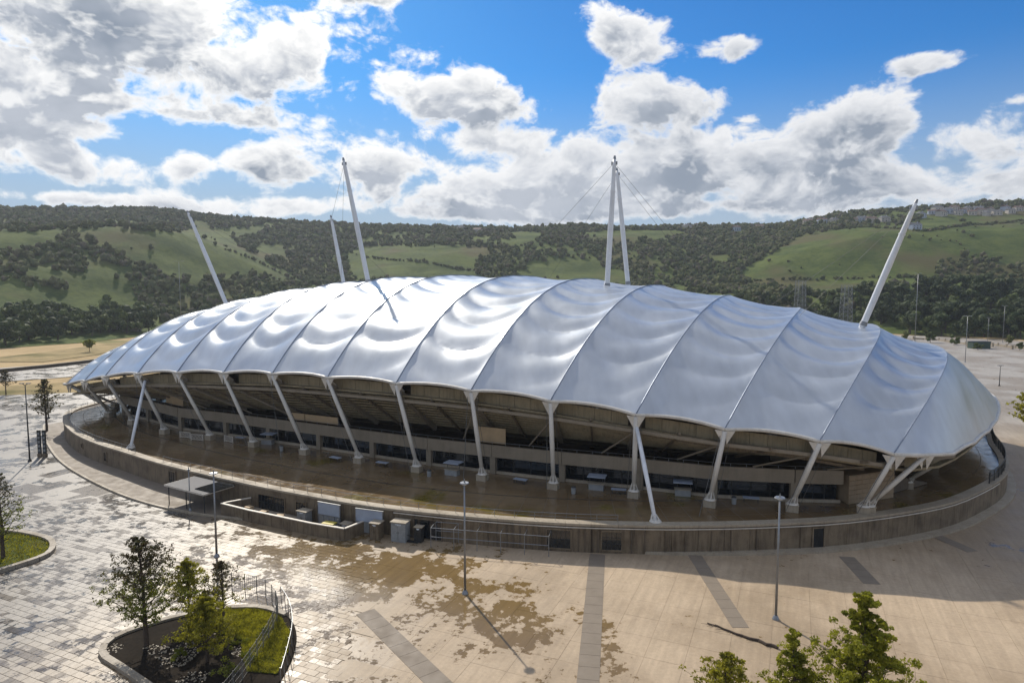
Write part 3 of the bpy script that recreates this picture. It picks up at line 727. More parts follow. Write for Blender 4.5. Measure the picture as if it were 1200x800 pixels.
# dark ribs cast against the wall between the openings
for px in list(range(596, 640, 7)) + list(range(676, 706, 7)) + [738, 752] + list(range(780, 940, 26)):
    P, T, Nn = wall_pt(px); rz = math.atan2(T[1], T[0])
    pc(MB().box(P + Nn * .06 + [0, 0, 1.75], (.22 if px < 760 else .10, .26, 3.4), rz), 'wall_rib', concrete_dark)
# conduit ledge line along the top of the front wall
pts = [L(*p, PZ - .42) for p in offset(PODC, -.12) if p[1] < -22 and p[0] > 20]; pts.sort(key=lambda p: uw(p)[0])
pc(MB().tube(pts, .09, 5), 'pipe', cream)

# handrail on the coping, right end: heavy black balustrade
def rail(pts, h, mat_, parent, post_step=2.2, bal=None, rr=.05, infill=1):
    """posts, rails (and balusters) along world points"""
    P = resample(np.array(pts)[:, :3], post_step, False); ps = MB(); rl = MB()
    for p in P: ps.tube([p, p + [0, 0, h]], rr * 1.1, 5)
    rl.tube([p + [0, 0, h] for p in P], rr, 5)
    for k in range(infill): rl.tube([p + [0, 0, h * (k + 1) / (infill + 1)] for p in P], rr * .6, 4)
    ps.build('post', mat_, parent, kind='stuff'); rl.build('rail', mat_, parent)
    if bal:
        B = resample(np.array(pts)[:, :3], bal, False); bb = MB()
        for p in B: bb.beam(p + [0, 0, .12], p + [0, 0, h - .02], .05, .05)
        bb.build('baluster', mat_, parent, kind='stuff')
seg = [p for p in offset(PODC, .5) if p[0] > 103 and p[1] < 45]; seg.sort(key=lambda p: p[1])
r1 = thing('balustrade', 'black balustrade curving round the right end of the podium', 'railing')
rail([L(*p, PZ + .22) for p in seg if p[1] > -30], 2.1, dark_metal, r1, 3.0, .55, .10)
seg = [p for p in offset(PODC, 1.0) if p[1] < -45 and -40 < p[0] < 60]; seg.sort(key=lambda p: p[0])
r2 = thing('handrail', 'thin grey handrail along the front edge of the podium deck', 'railing')
rail([L(*p, PZ + .22) for p in seg], 1.1, grey_metal, r2, 3.2, None, .035)
seg = [p for p in offset(PODC, 1.0) if p[1] < -20 and p[0] < -46]; seg.sort(key=lambda p: p[0])
r3 = thing('handrail', 'thin handrail on the podium edge at the far left end', 'railing')
rail([L(*p, PZ + .22) for p in seg], 1.1, grey_metal, r3, 3.2, None, .035)

# low ring road at the left foot of the podium, with its kerb
RING = [(-118,-52),(-108,-58),(-93,-66),(-73.6,-75),(-54.7,-81.5),(-34.5,-86.6),(-17.9,-88.2),(-4,-86.5),(4,-84)]
rc = resample(catmull(RING, 6, False), 3., False)
inn = resample(catmull([(-118,-38),(-109,-49),(-98,-58),(-82,-66.3),(-67,-71.3),(-51,-74.8),(-34,-78.3),(-9,-81.3),(4,-82.1)], 6, False), 3., False)
m_ = min(len(rc), len(inn)); rc2 = resample(rc, np.linalg.norm(np.diff(rc, axis=0), axis=1).sum() / 60, False); in2 = resample(inn, np.linalg.norm(np.diff(inn, axis=0), axis=1).sum() / 60, False)
k_ = min(len(rc2), len(in2)); MB().strip(W3(rc2[:k_], .06), W3(in2[:k_], .06)).build('ring_path', band_m, kind='structure')
kt = thing('ring_kerb', 'pale stone kerb curving round the left foot of the podium', 'kerb')
for i in range(0, len(rc) - 1):
    a, b = L(*rc[i], .12), L(*rc[i + 1], .12); MB().beam(a + (b - a) * .01, b - (b - a) * .01, .45, .36).build('kerb_stone', concrete_pale, kt)

# ------------------------------------------------------------------ stadium
st = thing('stadium', 'large stadium with silver fabric roof, white raking columns and masts, on the podium', 'stadium', C0)
SINV = Matrix.Translation((-C0[0], -C0[1], 0))
def sp(mb, name, m, parent=None, smooth=False, **k):
    o = mb.build(name, m, parent or st, smooth, **k)
    if parent is None: o.matrix_parent_inverse = SINV
    return o
# per rib: u and w of the front eave node, its height, rise of the arch above it
NU = [-104, -90.8, -79.0, -64.8, -50.4, -35.6, -21.3, -6.6, 10.1, 26.5, 42.1, 57.2, 71.4, 85.3, 95.8]
NW = [53.5, 57.2, 59.6, 61.1, 61.8, 62, 62.1, 62.1, 62.1, 62.1, 61.9, 61.5, 60.5, 58.4, 54.9]
NZ = [13.2, 15.3, 17.5, 19.2, 20.3, 21.0, 21.6, 21.6, 21.4, 21.0, 20.1, 18.8, 17.4, 16.3, 14.5]
NH = [10.0, 13.4, 16.0, 17.8, 19.4, 20.7, 21.4, 21.8, 21.7, 21.2, 20.4, 19.2, 17.6, 14.9, 12.4]
BOW = .153; PP = 2.707; NR = len(NU)
def rib_pt(s, v):
    """point of the rib surface: s = rib index (fraction between ribs), v = -1 front eave .. 1 back eave"""
    ii = np.arange(NR); u, w, z, h = (np.interp(s, ii, q) for q in (NU, NW, NZ, NH))
    return np.array([u * (1 + BOW * (1 - v * v)), w * v, z + h * (1 - abs(v) ** PP)])
def panel_pts(i, ns, nv, wr, sag):
    P = np.zeros((nv + 1, ns + 1, 3)); rr = np.random.default_rng(900 + i); ph = rr.uniform(0, 6.28); ph2 = rr.uniform(0, 6.28)
    amps = .75 + .5 * rr.random(64)
    for a in range(nv + 1):
        v = -1 + 2 * a / nv; v = math.copysign(abs(v) ** .92, v)
        pa, pb = rib_pt(i, v), rib_pt(i + 1, v)
        for b in range(ns + 1):
            t = b / ns; q = 4 * t * (1 - t)
            p = pa * (1 - t) + pb * t
            edge = 1 - abs(v) ** 6
            # hung between the ribs: sags in the field, edge cable arches up at the eave
            p[2] -= sag * q * edge * (1 - .35 * abs(v))
            p[2] += .45 * q * (1 - edge)
            p[1] -= math.copysign(1, v) * 1.0 * q * (1 - edge)
            # swags: cusped folds drooping in the middle of the bay
            k = (v + 1) * 8.2 + .50 * q + .10 * math.sin(3.1 * t + ph2 + 5 * v) + ph * .1
            c = k - math.floor(k); sh = (abs(math.sin(math.pi * c)) ** 1.1 - .62) if c > .5 else (math.sin(math.pi * c) ** 1.6 - .62)
            am = amps[int(math.floor(k)) % 64] * (1 - (i / 15.) * .4)
            p[2] += wr * sh * am * (q ** .55) * min(1., (1 - abs(v)) * 7)
            p[2] += .10 * wr * math.sin(9 * t + 23 * v + ph) * q
            P[a, b] = p
    return P
def to_world(P): return C0 + P[..., :1] * E1 + P[..., 1:2] * E2 + P[..., 2:3] * np.array([0, 0, 1.])
def grid_mesh(P): 
    a, b = P.shape[:2]; ix = np.arange(a * b).reshape(a, b)
    return to_world(P).reshape(-1, 3), np.stack([ix[:-1, :-1], ix[:-1, 1:], ix[1:, 1:], ix[1:, :-1]], -1).reshape(-1, 4)
for i in range(NR - 1):
    wr = .78 if i < 7 else .82 if i < 10 else .85
    V, Fq = grid_mesh(panel_pts(i, 36, 300, wr, 1.0 if i > 0 else .6))
    o = bulk('roof_panel', V, Fq, roof_m, st, True); o.matrix_parent_inverse = SINV
# end caps: from the last rib to the curved end of the eave
def cap(i, arc, flip, name='end_panel'):
    nv, ns = 120, 30; A = resample(catmull(arc, 10, False), .5, False); s = np.linspace(0, len(A) - 1, nv + 1)
    A = np.stack([np.interp(s, np.arange(len(A)), A[:, k]) for k in range(3)], -1)
    P = np.zeros((nv + 1, ns + 1, 3))
    for a in range(nv + 1):
        v = -1 + 2 * a / nv; v = math.copysign(abs(v) ** .92, v); r = rib_pt(i, v); e = A[a]
        for b in range(ns + 1):
            t = b / ns; p = r * (1 - t) + e * t
            p[2] = r[2] * (1 - t) + e[2] * t + (r[2] - e[2]) * .22 * t * (1 - t) * 2 * (1 if flip else .9)
            p[2] += .22 * math.sin(a * .42 + 3 * t) * math.sin(math.pi * t) * (1 - v * v)
            P[a, b] = p
    V, Fq = grid_mesh(P); o = bulk(name, V, Fq, roof_m, st, True); o.matrix_parent_inverse = SINV
    return A
RARC = [(95.8,-54.9,14.5),(100.5,-52.5,14.0),(105.5,-45,13.4),(112,-30,13),(119.2,-10,12.8),(124.5,10,13.0),(126.5,26,13.4),(123,40,13.4),(115,49,13.6),(105,54.5,14.2),(95.8,54.9,14.5)]
LARC = [(-104,-53.5,13.2),(-110,-50.5,12.3),(-115,-42,11.8),(-119,-26,11.5),(-121,0,11.4),(-119,26,11.5),(-115,42,11.8),(-110,50.5,12.3),(-104,53.5,13.2)]
AR = cap(NR - 1, RARC, True); AL = cap(0, LARC, False)
# rib seams, raised cords with a fabric cover strip
for i in range(NR):
    pts = [rib_pt(i, math.copysign(abs(v) ** .95, v)) + [0, 0, .06] for v in np.linspace(-1, 1, 61)]
    sp(MB().tube(to_world(np.array(pts)), .11, 6), 'roof_seam', seam_m, smooth=True)
# eave edge tubes, bay by bay
for side in (-1, 1):
    for i in range(NR - 1):
        P = panel_pts(i, 14, 40, 0, 0)[0 if side < 0 else -1]
        sp(MB().tube(to_world(P) - [0, 0, .18], .30, 8), 'eave_tube', white_steel, smooth=True)
for A in (AR, AL):
    pts = [A[k] + [0, 0, -.2 + .35 * abs(math.sin(math.pi * k / 12))] for k in range(0, len(A), 3)]
    sp(MB().tube(to_world(np.array(pts)), .34, 8), 'eave_tube', white_steel, smooth=True)

# raking columns: foot on the deck, head at the eave
CB = {1: (-92.6,-49.7), 2: (-77.3,-54.1), 3: (-59.8,-58.5), 4: (-44.4,-58.6), 5: (-30,-59.5), 6: (-14.7,-60.3), 7: (.2,-61.2), 8: (14.5,-62), 9: (28.7,-62), 10: (42.6,-61.6), 11: (56.8,-60.6), 12: (69.3,-60.2), 13: (81.7,-57.2), 14: (92.1,-53.8)}
def column(fu, fw, top, r=.42, ped=True, name='column', shoe=True, m=white_steel):
    foot = L(fu, fw, PZ + (1.25 if ped else .15)); top = np.asarray(top)
    col = sp(MB().tube([foot, foot * .5 + top * .5, top], [r * .82, r * 1.05, r * .9], 14), name, m, smooth=True)
    if ped:
        p = MB().box(L(fu, fw, PZ + .55), (1.9, 1.5, 1.1), TH); p.box(L(fu, fw, PZ + 1.13), (2.05, 1.65, .08), TH); p.build('pedestal', concrete_pale, col)
    if shoe:
        s = MB(); z = PZ + (1.17 if ped else .23)
        for k in range(6):
            a = k * math.pi / 3 + .4; q = foot + (top - foot) / np.linalg.norm(top - foot) * 1.2
            s.beam(L(fu, fw, z) + [math.cos(a) * .8, math.sin(a) * .8, 0], q + [math.cos(a) * .34, math.sin(a) * .34, 0], .14, .10)
        s.tube([L(fu, fw, z), L(fu, fw, z + .25)], [.95, .75], 12); s.build('foot_bracket', white_steel, col)
    return col
def head(col, top, dirn, r=1.5):
    """splayed gusset plates at the column head"""
    g = MB()
    for sx in (-1, 1):
        a = top + E1 * sx * r * 1.05 + [0, 0, .15]; b = top - [0, 0, 2.1] + E1 * sx * .3; c = top + E1 * sx * .15 + [0, 0, .05]
        n = E2 * .10; vs = [a - n, b - n, c - n, a + n, b + n, c + n]; g.add(vs, [(0, 1, 2), (5, 4, 3), (0, 3, 4, 1), (1, 4, 5, 2), (2, 5, 3, 0)])
    g.beam(top + E2 * .3 - [0, 0, .1], top + E2 * 2.6 - [0, 0, 1.6], .35, .35)
    g.build('head_bracket', cream, col)
tops = {}
for side in (-1, 1):
    for i, (bu, bw) in CB.items():
        n = rib_pt(i, -1.); top = L(n[0], n[1] * (1 if side < 0 else -1), n[2] - .45); 
        c = column(bu, bw if side < 0 else -bw, top); head(c, top, 0)
        if side < 0: tops[i] = top
# end columns (right end: the splayed pair and the trusses, left end likewise)
for (bu, bw, k) in [(92.9, -53.2, (100.3,-52.2,13.9)), (100.5,-36, (108.2,-38,12.9)), (107.5,-18,(115.6,-20,12.6)), (110.5,0,(121.4,0,12.5)), (112,18,(125.3,20,12.8)), (109,34,(123.6,37,13.0)),
                    (-97,-46,(-104,-53,12.8)), (-104,-40,(-111.5,-48.5,11.9)), (-108,-22,(-118,-27,11.3)), (-109,0,(-120.5,0,11.2)), (-108,22,(-118,27,11.3)), (-104,40,(-111.5,48.5,11.9))]:
    c = column(bu, bw, L(*k), .40)
    if abs(k[0]) < 104.5: head(c, L(*k), 0, 1.2)
# secondary struts and lattice at the right end
for k in range(3):
    a = L(102 + 3 * k, -41 + 9 * k, 12.6); b = L(98 + 3 * k, -38 + 9 * k, PZ + 1.2 + 3.2)
    c = sp(MB().tube([a, b], .26, 8), 'strut', white_steel); t_ = MB()
    for q in range(5):
        p = a + (b - a) * (q / 5); t_.tube([p, p + E1 * -1.6 + [0, 0, -1.1]], .09, 5); t_.tube([p + E1 * -1.6 + [0, 0, -1.1], a + (b - a) * ((q + 1) / 5)], .09, 5)
    t_.build('lacing', white_steel, c)
# two lilac-white props reaching out to the deck edge
for (pxa, pya, pu, pw_, tu, tw, tz) in [(163, 525, -53.5, -72.0, -62.5, -61.0, 17.4), (774, 610, 62.6, -71.2, 57.1, -61, 17.1)]:
    f = L(pu, pw_, PZ + .2); column(pu, pw_, L(tu, tw, tz), .36, False, 'prop', True, mast_m)
# tie beam linking the columns, two chords
ks = sorted(tops)
def along(i, h): f = L(*CB[i], PZ + 1.2); return f + (tops[i] - f) * h
for a, b in zip(ks[:-1], ks[1:]):
    sp(MB().beam(along(a, .80) + E2 * .55, along(b, .80) + E2 * .55, .32, .55), 'tie_beam', fascia_m)
sp(MB().beam(along(14, .80) + E2 * .5, L(107, -38, 11.2), .32, .55), 'tie_beam', fascia_m)
# vertical stays beside columns
for i in ks:
    t = tops[i]; o = sp(MB().tube([t + E1 * -.7 - [0, 0, .6], L(CB[i][0] - .9 + (tops[i][0] * 0), CB[i][1] - (6 if i % 3 == 0 else 1.), PZ + .2)], .045, 4), 'stay_cable', cable_m)
    sp(MB().tube([t + E1 * .9 - [0, 0, .8], L(CB[i][0] + .9, CB[i][1] + .8, PZ + .2)], .04, 4), 'stay_cable', cable_m)

# facade behind the columns: dark glazing, pale upstand, fascia band
fk = [(CB[i][0], CB[i][1] + 5.2) for i in ks]; fk[0] = (-91, -46); fk = [(-104, -33), (-99, -40.5)] + fk[:-1] + [(89.0, -49.5)]
FZ0, FZ1, FZ2 = PZ + .02, 7.6, 9.9
def facade_seg(a, b, panes, first):
    A, B = L(*a), L(*b); T = (B - A); ln = np.linalg.norm(T); T /= ln; N_ = np.array([T[1], -T[0], 0]); rz = math.atan2(T[1], T[0])
    mid = (A + B) / 2; inn = -N_
    sp(MB().box(mid + N_ * .9 + [0, 0, (FZ1 + FZ2) / 2], (ln - .04, .5, FZ2 - FZ1), rz), 'fascia_band', fascia_m)
    sp(MB().box(mid + inn * 2.6 + [0, 0, FZ1 + .15], (ln + .5, 6.4, .28), rz), 'ceiling_slab', concrete_dark)
    sp(MB().box(mid + N_ * .2 + [0, 0, FZ0 + .25], (ln - .1, .4, .5), rz), 'upstand', concrete_pale)
    # pier
    sp(MB().box(A + inn * -.35 + [0, 0, (FZ0 + FZ1) / 2], (1.1, .9, FZ1 - FZ0), rz), 'pier', fascia_m)
    for k in range(panes):
        c = A + T * ln * (k + .5) / panes + inn * 1.6; w = ln / panes
        f = MB()
        for sx in (-1, 1): f.box(c + T * sx * (w / 2 - .06) + [0, 0, (FZ0 + FZ1) / 2], (.10, .14, FZ1 - FZ0 - .02), rz)
        f.box(c + [0, 0, FZ0 + 2.2], (w - .24, .12, .08), rz)
        fo = sp(f, 'window', dark_metal); MB().box(c + [0, 0, (FZ0 + FZ1) / 2], (w - .22, .05, FZ1 - FZ0 - .04), rz).build('pane', glass, fo)
    # thin rail on the band
    r = MB(); r.tube([A + N_ * .9 + [0, 0, FZ2 + .55], B + N_ * .9 + [0, 0, FZ2 + .55]], .04, 4); 
    for q in np.arange(0, 1, .2): r.tube([A + T * ln * q + N_ * .9 + [0, 0, FZ2], A + T * ln * q + N_ * .9 + [0, 0, FZ2 + .55]], .04, 4)
    sp(r, 'band_rail', grey_metal)
for a, b in zip(fk[:-1], fk[1:]): facade_seg(a, b, 4, 0)
# seating bowl seen from beneath: stepped slabs rising outwards to the eave
def eave_ring(off, z, n=160):
    P = []
    for s in np.linspace(0, NR - 1, 70):
        p = rib_pt(s, -1.); P.append((p[0], p[1], p[2]))
    P += [tuple(AR[k]) for k in range(4, len(AR) - 4, 8)]
    for s in np.linspace(NR - 1, 0, 70):
        p = rib_pt(s, 1.); P.append((p[0], p[1], p[2]))
    P += [tuple(AL[k]) for k in range(len(AL) - 4, 4, -8)]
    P = np.array(P); k1 = (118 - off) / 118; k2 = (62 - off) / 62
    return P, k1, k2
ER, _, _ = eave_ring(0, 0)
def bowl_ring(off, fz):
    k1 = (118 - off) / 118; k2 = (62 - off) / 62; zt = np.maximum(ER[:, 2] - 2.6, 9.4)
    z = 10.0 + (zt - 10.0) * fz if fz >= 0 else np.full(len(ER), 10.0 + fz)
    return [L(u * k1, w * k2, zz) for (u, w, _), zz in zip(ER, z)]
rows = 11; bw_ = MB(); rings = []
for k in range(rows):
    f = 1 - k / rows; f2 = 1 - (k + 1) / rows; o1 = 1.6 + 13 * (k / rows); o2_ = 1.6 + 13 * ((k + 1) / rows)
    R1, R2, R3 = bowl_ring(o1, f), bowl_ring(o2_, f), bowl_ring(o2_, f2)
    low = [p - np.array([0, 0, .38]) for p in R1]; low2 = [p - np.array([0, 0, .38]) for p in R2]
    s_ = MB(); s_.loft([R1, R2, low2, low, R1], True); sp(s_, 'seating_tier', tier_m)
inner_b = MB(); inner_b.loft([bowl_ring(14.6, 0), bowl_ring(20, -1.5), bowl_ring(34, -5.5), bowl_ring(36, -9.7)], True); sp(inner_b, 'lower_stand', tier_m)
sp(MB().add([L(u * .72, w * .42, .5) for u, w, _ in ER], [tuple(range(len(ER)))]), 'pitch', lawn_m)
def wall_ring(off, dz): return [L(u * (118 - off) / 118, w * (62 - off) / 62, max(z, 10.2) + dz) for u, w, z in ER]
wr0, wr1 = wall_ring(2.6, -2.9), wall_ring(2.6, -.55)
for k in range(0, len(ER)):
    if k % 5 == 4 and k < 70 and k % 3 == 0: continue
    a, b = k, (k + 1) % len(ER); t_ = .02
    q = [wr0[a] + (wr0[b] - wr0[a]) * t_, wr0[b], wr1[b], wr1[a] + (wr1[b] - wr1[a]) * t_]; nn = np.cross(q[1] - q[0], q[3] - q[0]); nn = nn / (np.linalg.norm(nn) + 1e-9) * .08
    sp(MB().add(q + [p + nn for p in q], [(3, 2, 1, 0), (4, 5, 6, 7), (0, 1, 5, 4), (1, 2, 6, 5), (2, 3, 7, 6), (3, 0, 4, 7)]), 'rear_panel', tier_m)
# raker beams under the tiers
for i in range(1, 15):
    t = tops[i]; tt = uw(t)
    for du in ((0, 7) if i < 14 else (0,)):
        a = L(tt[0] + du, tt[1] + 1.4, t[2] - 1.7 - (.25 if du else 0)); b = L((tt[0] + du) * .90 + 1.5, (tt[1]) * .775, 9.6)
        if du == 0: sp(MB().beam(a, b, .85, .95), 'raker_beam', fascia_m)
        else: sp(MB().beam(a - [0, 0, .6], b, .35, .45), 'raker_beam', concrete)
    if i < 14:   # slanting brace from the band up to the tie beam
        a = L(CB[i][0] * .5 + CB[i + 1][0] * .5, CB[i][1] + 6.0, FZ2 + .1); b = along(i + 1, .80) + E2 * .7 if i > 5 else along(i, .80) + E2 * .7
        sp(MB().tube([a, b], .16, 6), 'brace', fascia_m)
# purlins under the eave
for off, dz in ((2.2, .55), (4.4, .40)):
    pts = [L(rib_pt(s, -1.)[0] * (1 - off / 118), rib_pt(s, -1.)[1] + off, rib_pt(s, -1.)[2] - 1.6 - off * .55) for s in np.linspace(0, NR - 1, 60)]
    mb = MB()
    for a, b in zip(pts[:-1], pts[1:]): mb.beam(a, b, .3, .45)
    sp(mb, 'purlin', concrete)
# plywood hoardings standing on the band
for (px, w_, h_) in [(202, 9, 2.3), (375, 9.5, 1.6), (573, 6.5, 3.0), (345, 5, 1.6)]:
    best = None
    for s in np.linspace(0, 1, 400):
        q = s * (len(fk) - 1.001); i = int(q); a, b = np.array(fk[i]), np.array(fk[i + 1]); p = a + (b - a) * (q - i); X, Y = proj(L(*p, 11))
        if best is None or abs(X - px) < best[0]: best = (abs(X - px), p, b - a)
    T = E1 * best[2][0] + E2 * best[2][1]; T /= np.linalg.norm(T); N_ = np.array([-T[1], T[0], 0])
    sp(MB().box(L(*best[1], FZ2 + h_ / 2) + N_ * .6, (w_, .15, h_), math.atan2(T[1], T[0])), 'hoarding', plywood)
# block end wing at the right, with stair
wx0, wy0 = 90.0, -49.5
wing = MB().prism([tuple(L(90.2, -50.0)[:2]), tuple(L(97.5, -43)[:2]), tuple(L(93, -34)[:2]), tuple(L(84, -38)[:2])], PZ, 9.0); wo = sp(wing, 'end_block', brick_m)
nb = 0
A, B = L(90.2, -50.0), L(97.5, -43); T = (B - A) / np.linalg.norm(B - A); N_ = np.array([T[1], -T[0], 0])
for r in range(6):
    for c in range(7):
        w = np.linalg.norm(B - A) / 7; q = A + T * w * (c + .5) + N_ * .05 + [0, 0, PZ + .4 + .78 * r]
        MB().box(q, (w - .05, .14, .73), math.atan2(T[1], T[0])).build('block', brick_m, wo)
stair = sp(MB().box(L(99, -38, PZ + .1), (.1, .1, .1), TH), 'end_stair', concrete_dark)
for k in range(12): MB().box(L(97.2 + .9 * k * .6, -40.5 + .9 * k * .8, PZ + .15 + .12 * (12 - k)), (2.2, 1.0, .24 * (12 - k) + .1), TH + .9).build('step', concrete_dark, stair)

# masts
def mast(base, top, r=.85, cables=(), lab=None):
    r *= .80; cables = cables[:2]
    b, t = L(*base), L(*top); d_ = (t - b) / np.linalg.norm(t - b)
    m = sp(MB().tube([b - d_ * 3, b, b + (t - b) * .5, t - d_ * 2, t], [r * .8, r * .95, r, r * .72, r * .5], 18), 'mast', mast_m, smooth=True)
    if lab: m['label'] = lab
    MB().tube([b - d_ * .2 - [0, 0, 0], b + d_ * .7], [r * 1.25, r * 1.05], 16).build('mast_collar', grey_metal, m)
    hd = MB().tube([t, t + d_ * .8], [r * .55, r * .35], 10); hd.box(t - d_ * 1.0, (2.2 * r, .25, .8), TH); hd.build('mast_head', grey_metal, m)
    for j in range(1, 4):
        q = b + (t - b) * j / 4; MB().tube([q - d_ * .12, q + d_ * .10], r * 1.02, 18).build('mast_joint', mast_m, m)
    for c in cables: MB().tube([t - d_ * .9, L(*c)], .035, 5).build('mast_cable', cable_m, m)
def on_roof(u, w):
    best = None
    for s in np.linspace(0, NR - 1, 200):
        for v in (w / np.interp(s, range(NR), NW),):
            if abs(v) > 1: continue
            p = rib_pt(s, v)
            if best is None or abs(p[0] - u) < best[0]: best = (abs(p[0] - u), p)
    return best[1][2]
def rf(u, w): return (u, w, on_roof(u, w) - .3)
mast((-90.5, -9.5, 34.0), (-106.5, -9.5, 64.8), .85, [rf(-60, -6), rf(-62, 14)])
mast((-34.5, -9, 41.4), (-42.5, -9, 77.3), .9, [rf(-48, -16), rf(-50, -2), rf(-12, 6), rf(-10, 22)])
mast((38, -10, 40.3), (39.5, -10, 71.2), .85, [rf(8, -2), rf(66, -8), rf(70, 6), rf(38, -20)])
mast((94.9, -8, 31.9), (103.6, -8, 57.6), .85, [rf(76, -6), rf(82, -18)])
mast((-64, 18, 39.0), (-69.3, 18, 64.4), .85, [rf(-78, 10), rf(-45, 24)])
mast((36.6, 18, 41.0), (32.9, 18, 73.4), .85, [rf(60, 20), rf(10, 22), rf(38, 6)])

# joints and a drain channel across the deck
for k, (off_, m_j, w_j) in enumerate([(4.5, concrete_dark, .04), (8.6, concrete_dark, .04), (11.8, dark_metal, .13), (15.5, concrete_dark, .04)]):
    Q = resample(offset(resample(PODC, 2.), off_), 2.5); a_, b_ = offset(Q, -w_j), offset(Q, w_j)
    pc(MB().strip(W3(a_, PZ + .012), W3(b_, PZ + .012), True), 'deck_joint' if k != 2 else 'drain_channel', m_j)
for i in range(0, nP):
    a, b = PODC[i], offset(PODC, 15)[i]
    if a[1] > 5: continue
    t_ = (b - a) / np.linalg.norm(b - a); n_ = np.array([-t_[1], t_[0]]) * .04; a = a + t_ * 1.6
    pc(MB().add([L(*(a - n_), PZ + .008), L(*(b - n_), PZ + .008), L(*(b + n_), PZ + .008), L(*(a + n_), PZ + .008)], [(0, 1, 2, 3)]), 'deck_joint', concrete_dark)

# ------------------------------------------------------------------ plaza paving
pod_poly = [tuple(p) for p in offset(PODC, -.6)]
ring_poly = [tuple(p) for p in rc]
def blocked(u, w):
    if inpoly(np.array([u]), np.array([w]), pod_poly)[0]: return True
    return bool(inpoly(np.array([u]), np.array([w]), RINGP)[0])
RINGP = [tuple(p) for p in rc] + [(4, -60), (-60, -50), (-100, -30)]
PLANT_A = [(-26.8,59.0),(-30.5,58.6),(-34.0,60.2),(-37.4,62.6),(-41.5,65.4),(-44.6,67.6),(-45.6,70.2),(-44.2,72.8),(-40.8,75.6),(-36.6,77.6),(-31.6,78.0),(-27.6,76.2),(-25.2,72.6),(-24.0,68.4),(-23.6,64.0),(-24.2,60.6)]
def paver_split(x, y): return x < -17.5 - .10 * (y - 62)
cx_, cy_ = [], []
cand_p, cand_s = [], []
for r in range(-150, -60):           # paver rows in w
    w = (r + .5) * PV_W
    for c in range(-90, 60):
        u = (c + .5 - (.5 if r % 2 else 0)) * PV_L; p = L(u, w)
        if p[1] < 52 or p[1] > 118 or not paver_split(p[0], p[1]): continue
        X, Y = proj(p)
        if X < -60 or X > 700 or Y > 850: continue
        cand_p.append((u, w, p, X, Y))
up = np.array([[a[0], a[1]] for a in cand_p]); ok = ~(inpoly(up[:, 0], up[:, 1], pod_poly) | inpoly(up[:, 0], up[:, 1], RINGP))
pl_uw = [uw(q) for q in PLANT_A]; ok &= ~inpoly(up[:, 0], up[:, 1], pl_uw)
cand_p = [c for c, k in zip(cand_p, ok) if k]
cand_p.sort(key=lambda c: -(c[4] if (0 < c[3] < 1200 and c[4] < 800) else 0))
pavm = MB().box((0, 0, 0), (PV_L - .05, PV_W - .05, .10)).mesh('paver', plaza_paver)
for k, (u, w, p, X, Y) in enumerate(cand_p[:295]):
    o = put('paver', pavm, plaza, (p[0], p[1], -.05 + RNG.normal(0, .006))); o.rotation_euler = (RNG.normal(0, .004), RNG.normal(0, .004), TH)
V, Fx = [], []; bxf = np.array([(4, 5, 6, 7), (0, 1, 5, 4), (1, 2, 6, 5), (2, 3, 7, 6), (3, 0, 4, 7)])
for k, (u, w, p, X, Y) in enumerate(cand_p[295:]):
    hx, hy = PV_L / 2 - .025, PV_W / 2 - .025; tl = RNG.normal(0, .004, 3); vs = []
    for dz in (0, 1):
        for dx, dy in ((-hx, -hy), (hx, -hy), (hx, hy), (-hx, hy)):
            q = p + E1 * dx + E2 * dy; vs.append((q[0], q[1], -.08 + (.08 + tl[0] + tl[1] * dx + tl[2] * dy) * dz))
    V += vs; Fx.append(bxf + 8 * k)
bulk('paver', V, np.concatenate(Fx), plaza_paver, plaza, kind='stuff')
# large cast slabs to the right
bands = []   # dark inlaid bands, (two world ends, width)
for (a, b, w) in [((700, 649), (688, 812), 2.3), ((814, 650), (868, 735), 2.0), ((992, 652), (1022, 684), 2.2), ((428, 716), (545, 830), 2.4), ((1096, 627), (1140, 646), 2.0)]:
    bands.append((G(*a), G(*b), w))
cs = []
for r in range(-36, -12):
    for c in range(-12, 40):
        u, w = (c + .5) * SL, (r + .5) * SL; p = L(u, w); X, Y = proj(p)
        if p[1] < 50 or p[1] > 135 or X < -200 or X > 1320: continue
        corners = [L(u + a * SL / 2, w + b * SL / 2) for a in (-1, 1) for b in (-1, 1)]
        if paver_split(p[0], p[1]): continue
        if inpoly(np.array([u]), np.array([w]), pl_uw)[0]: continue
        if any(inpoly(np.array([u + a * 1.9]), np.array([w + b * 1.9]), pod_poly)[0] for a in (-1, 0, 1) for b in (-1, 0, 1)): continue
        if blocked(u, w): continue
        cs.append((p, Y))
cs.sort(key=lambda c: -min(c[1], 830))
slabm = MB().box((0, 0, 0), (SL - .025, SL - .025, .12)).mesh('slab', plaza_slab)
for p, Y in cs[:298]:
    o = put('slab', slabm, plaza, (p[0], p[1], -.065 + RNG.normal(0, .004))); o.rotation_euler = (0, 0, TH)
print('pavers', len(cand_p), 'slabs', len(cs))
for a, b, w in bands:
    t = b - a; ln = np.linalg.norm(t); t /= ln; rz = math.atan2(t[1], t[0]); n = int(ln / 2.2)
    bm_ = MB().box((0, 0, 0), (ln / n - .04, w, .05)).mesh('band_slab', band_m)
    for k in range(n):
        o = put('band_slab', bm_, plaza, a + t * ln * (k + .5) / n + [0, 0, .0]); o.rotation_euler = (0, 0, rz)

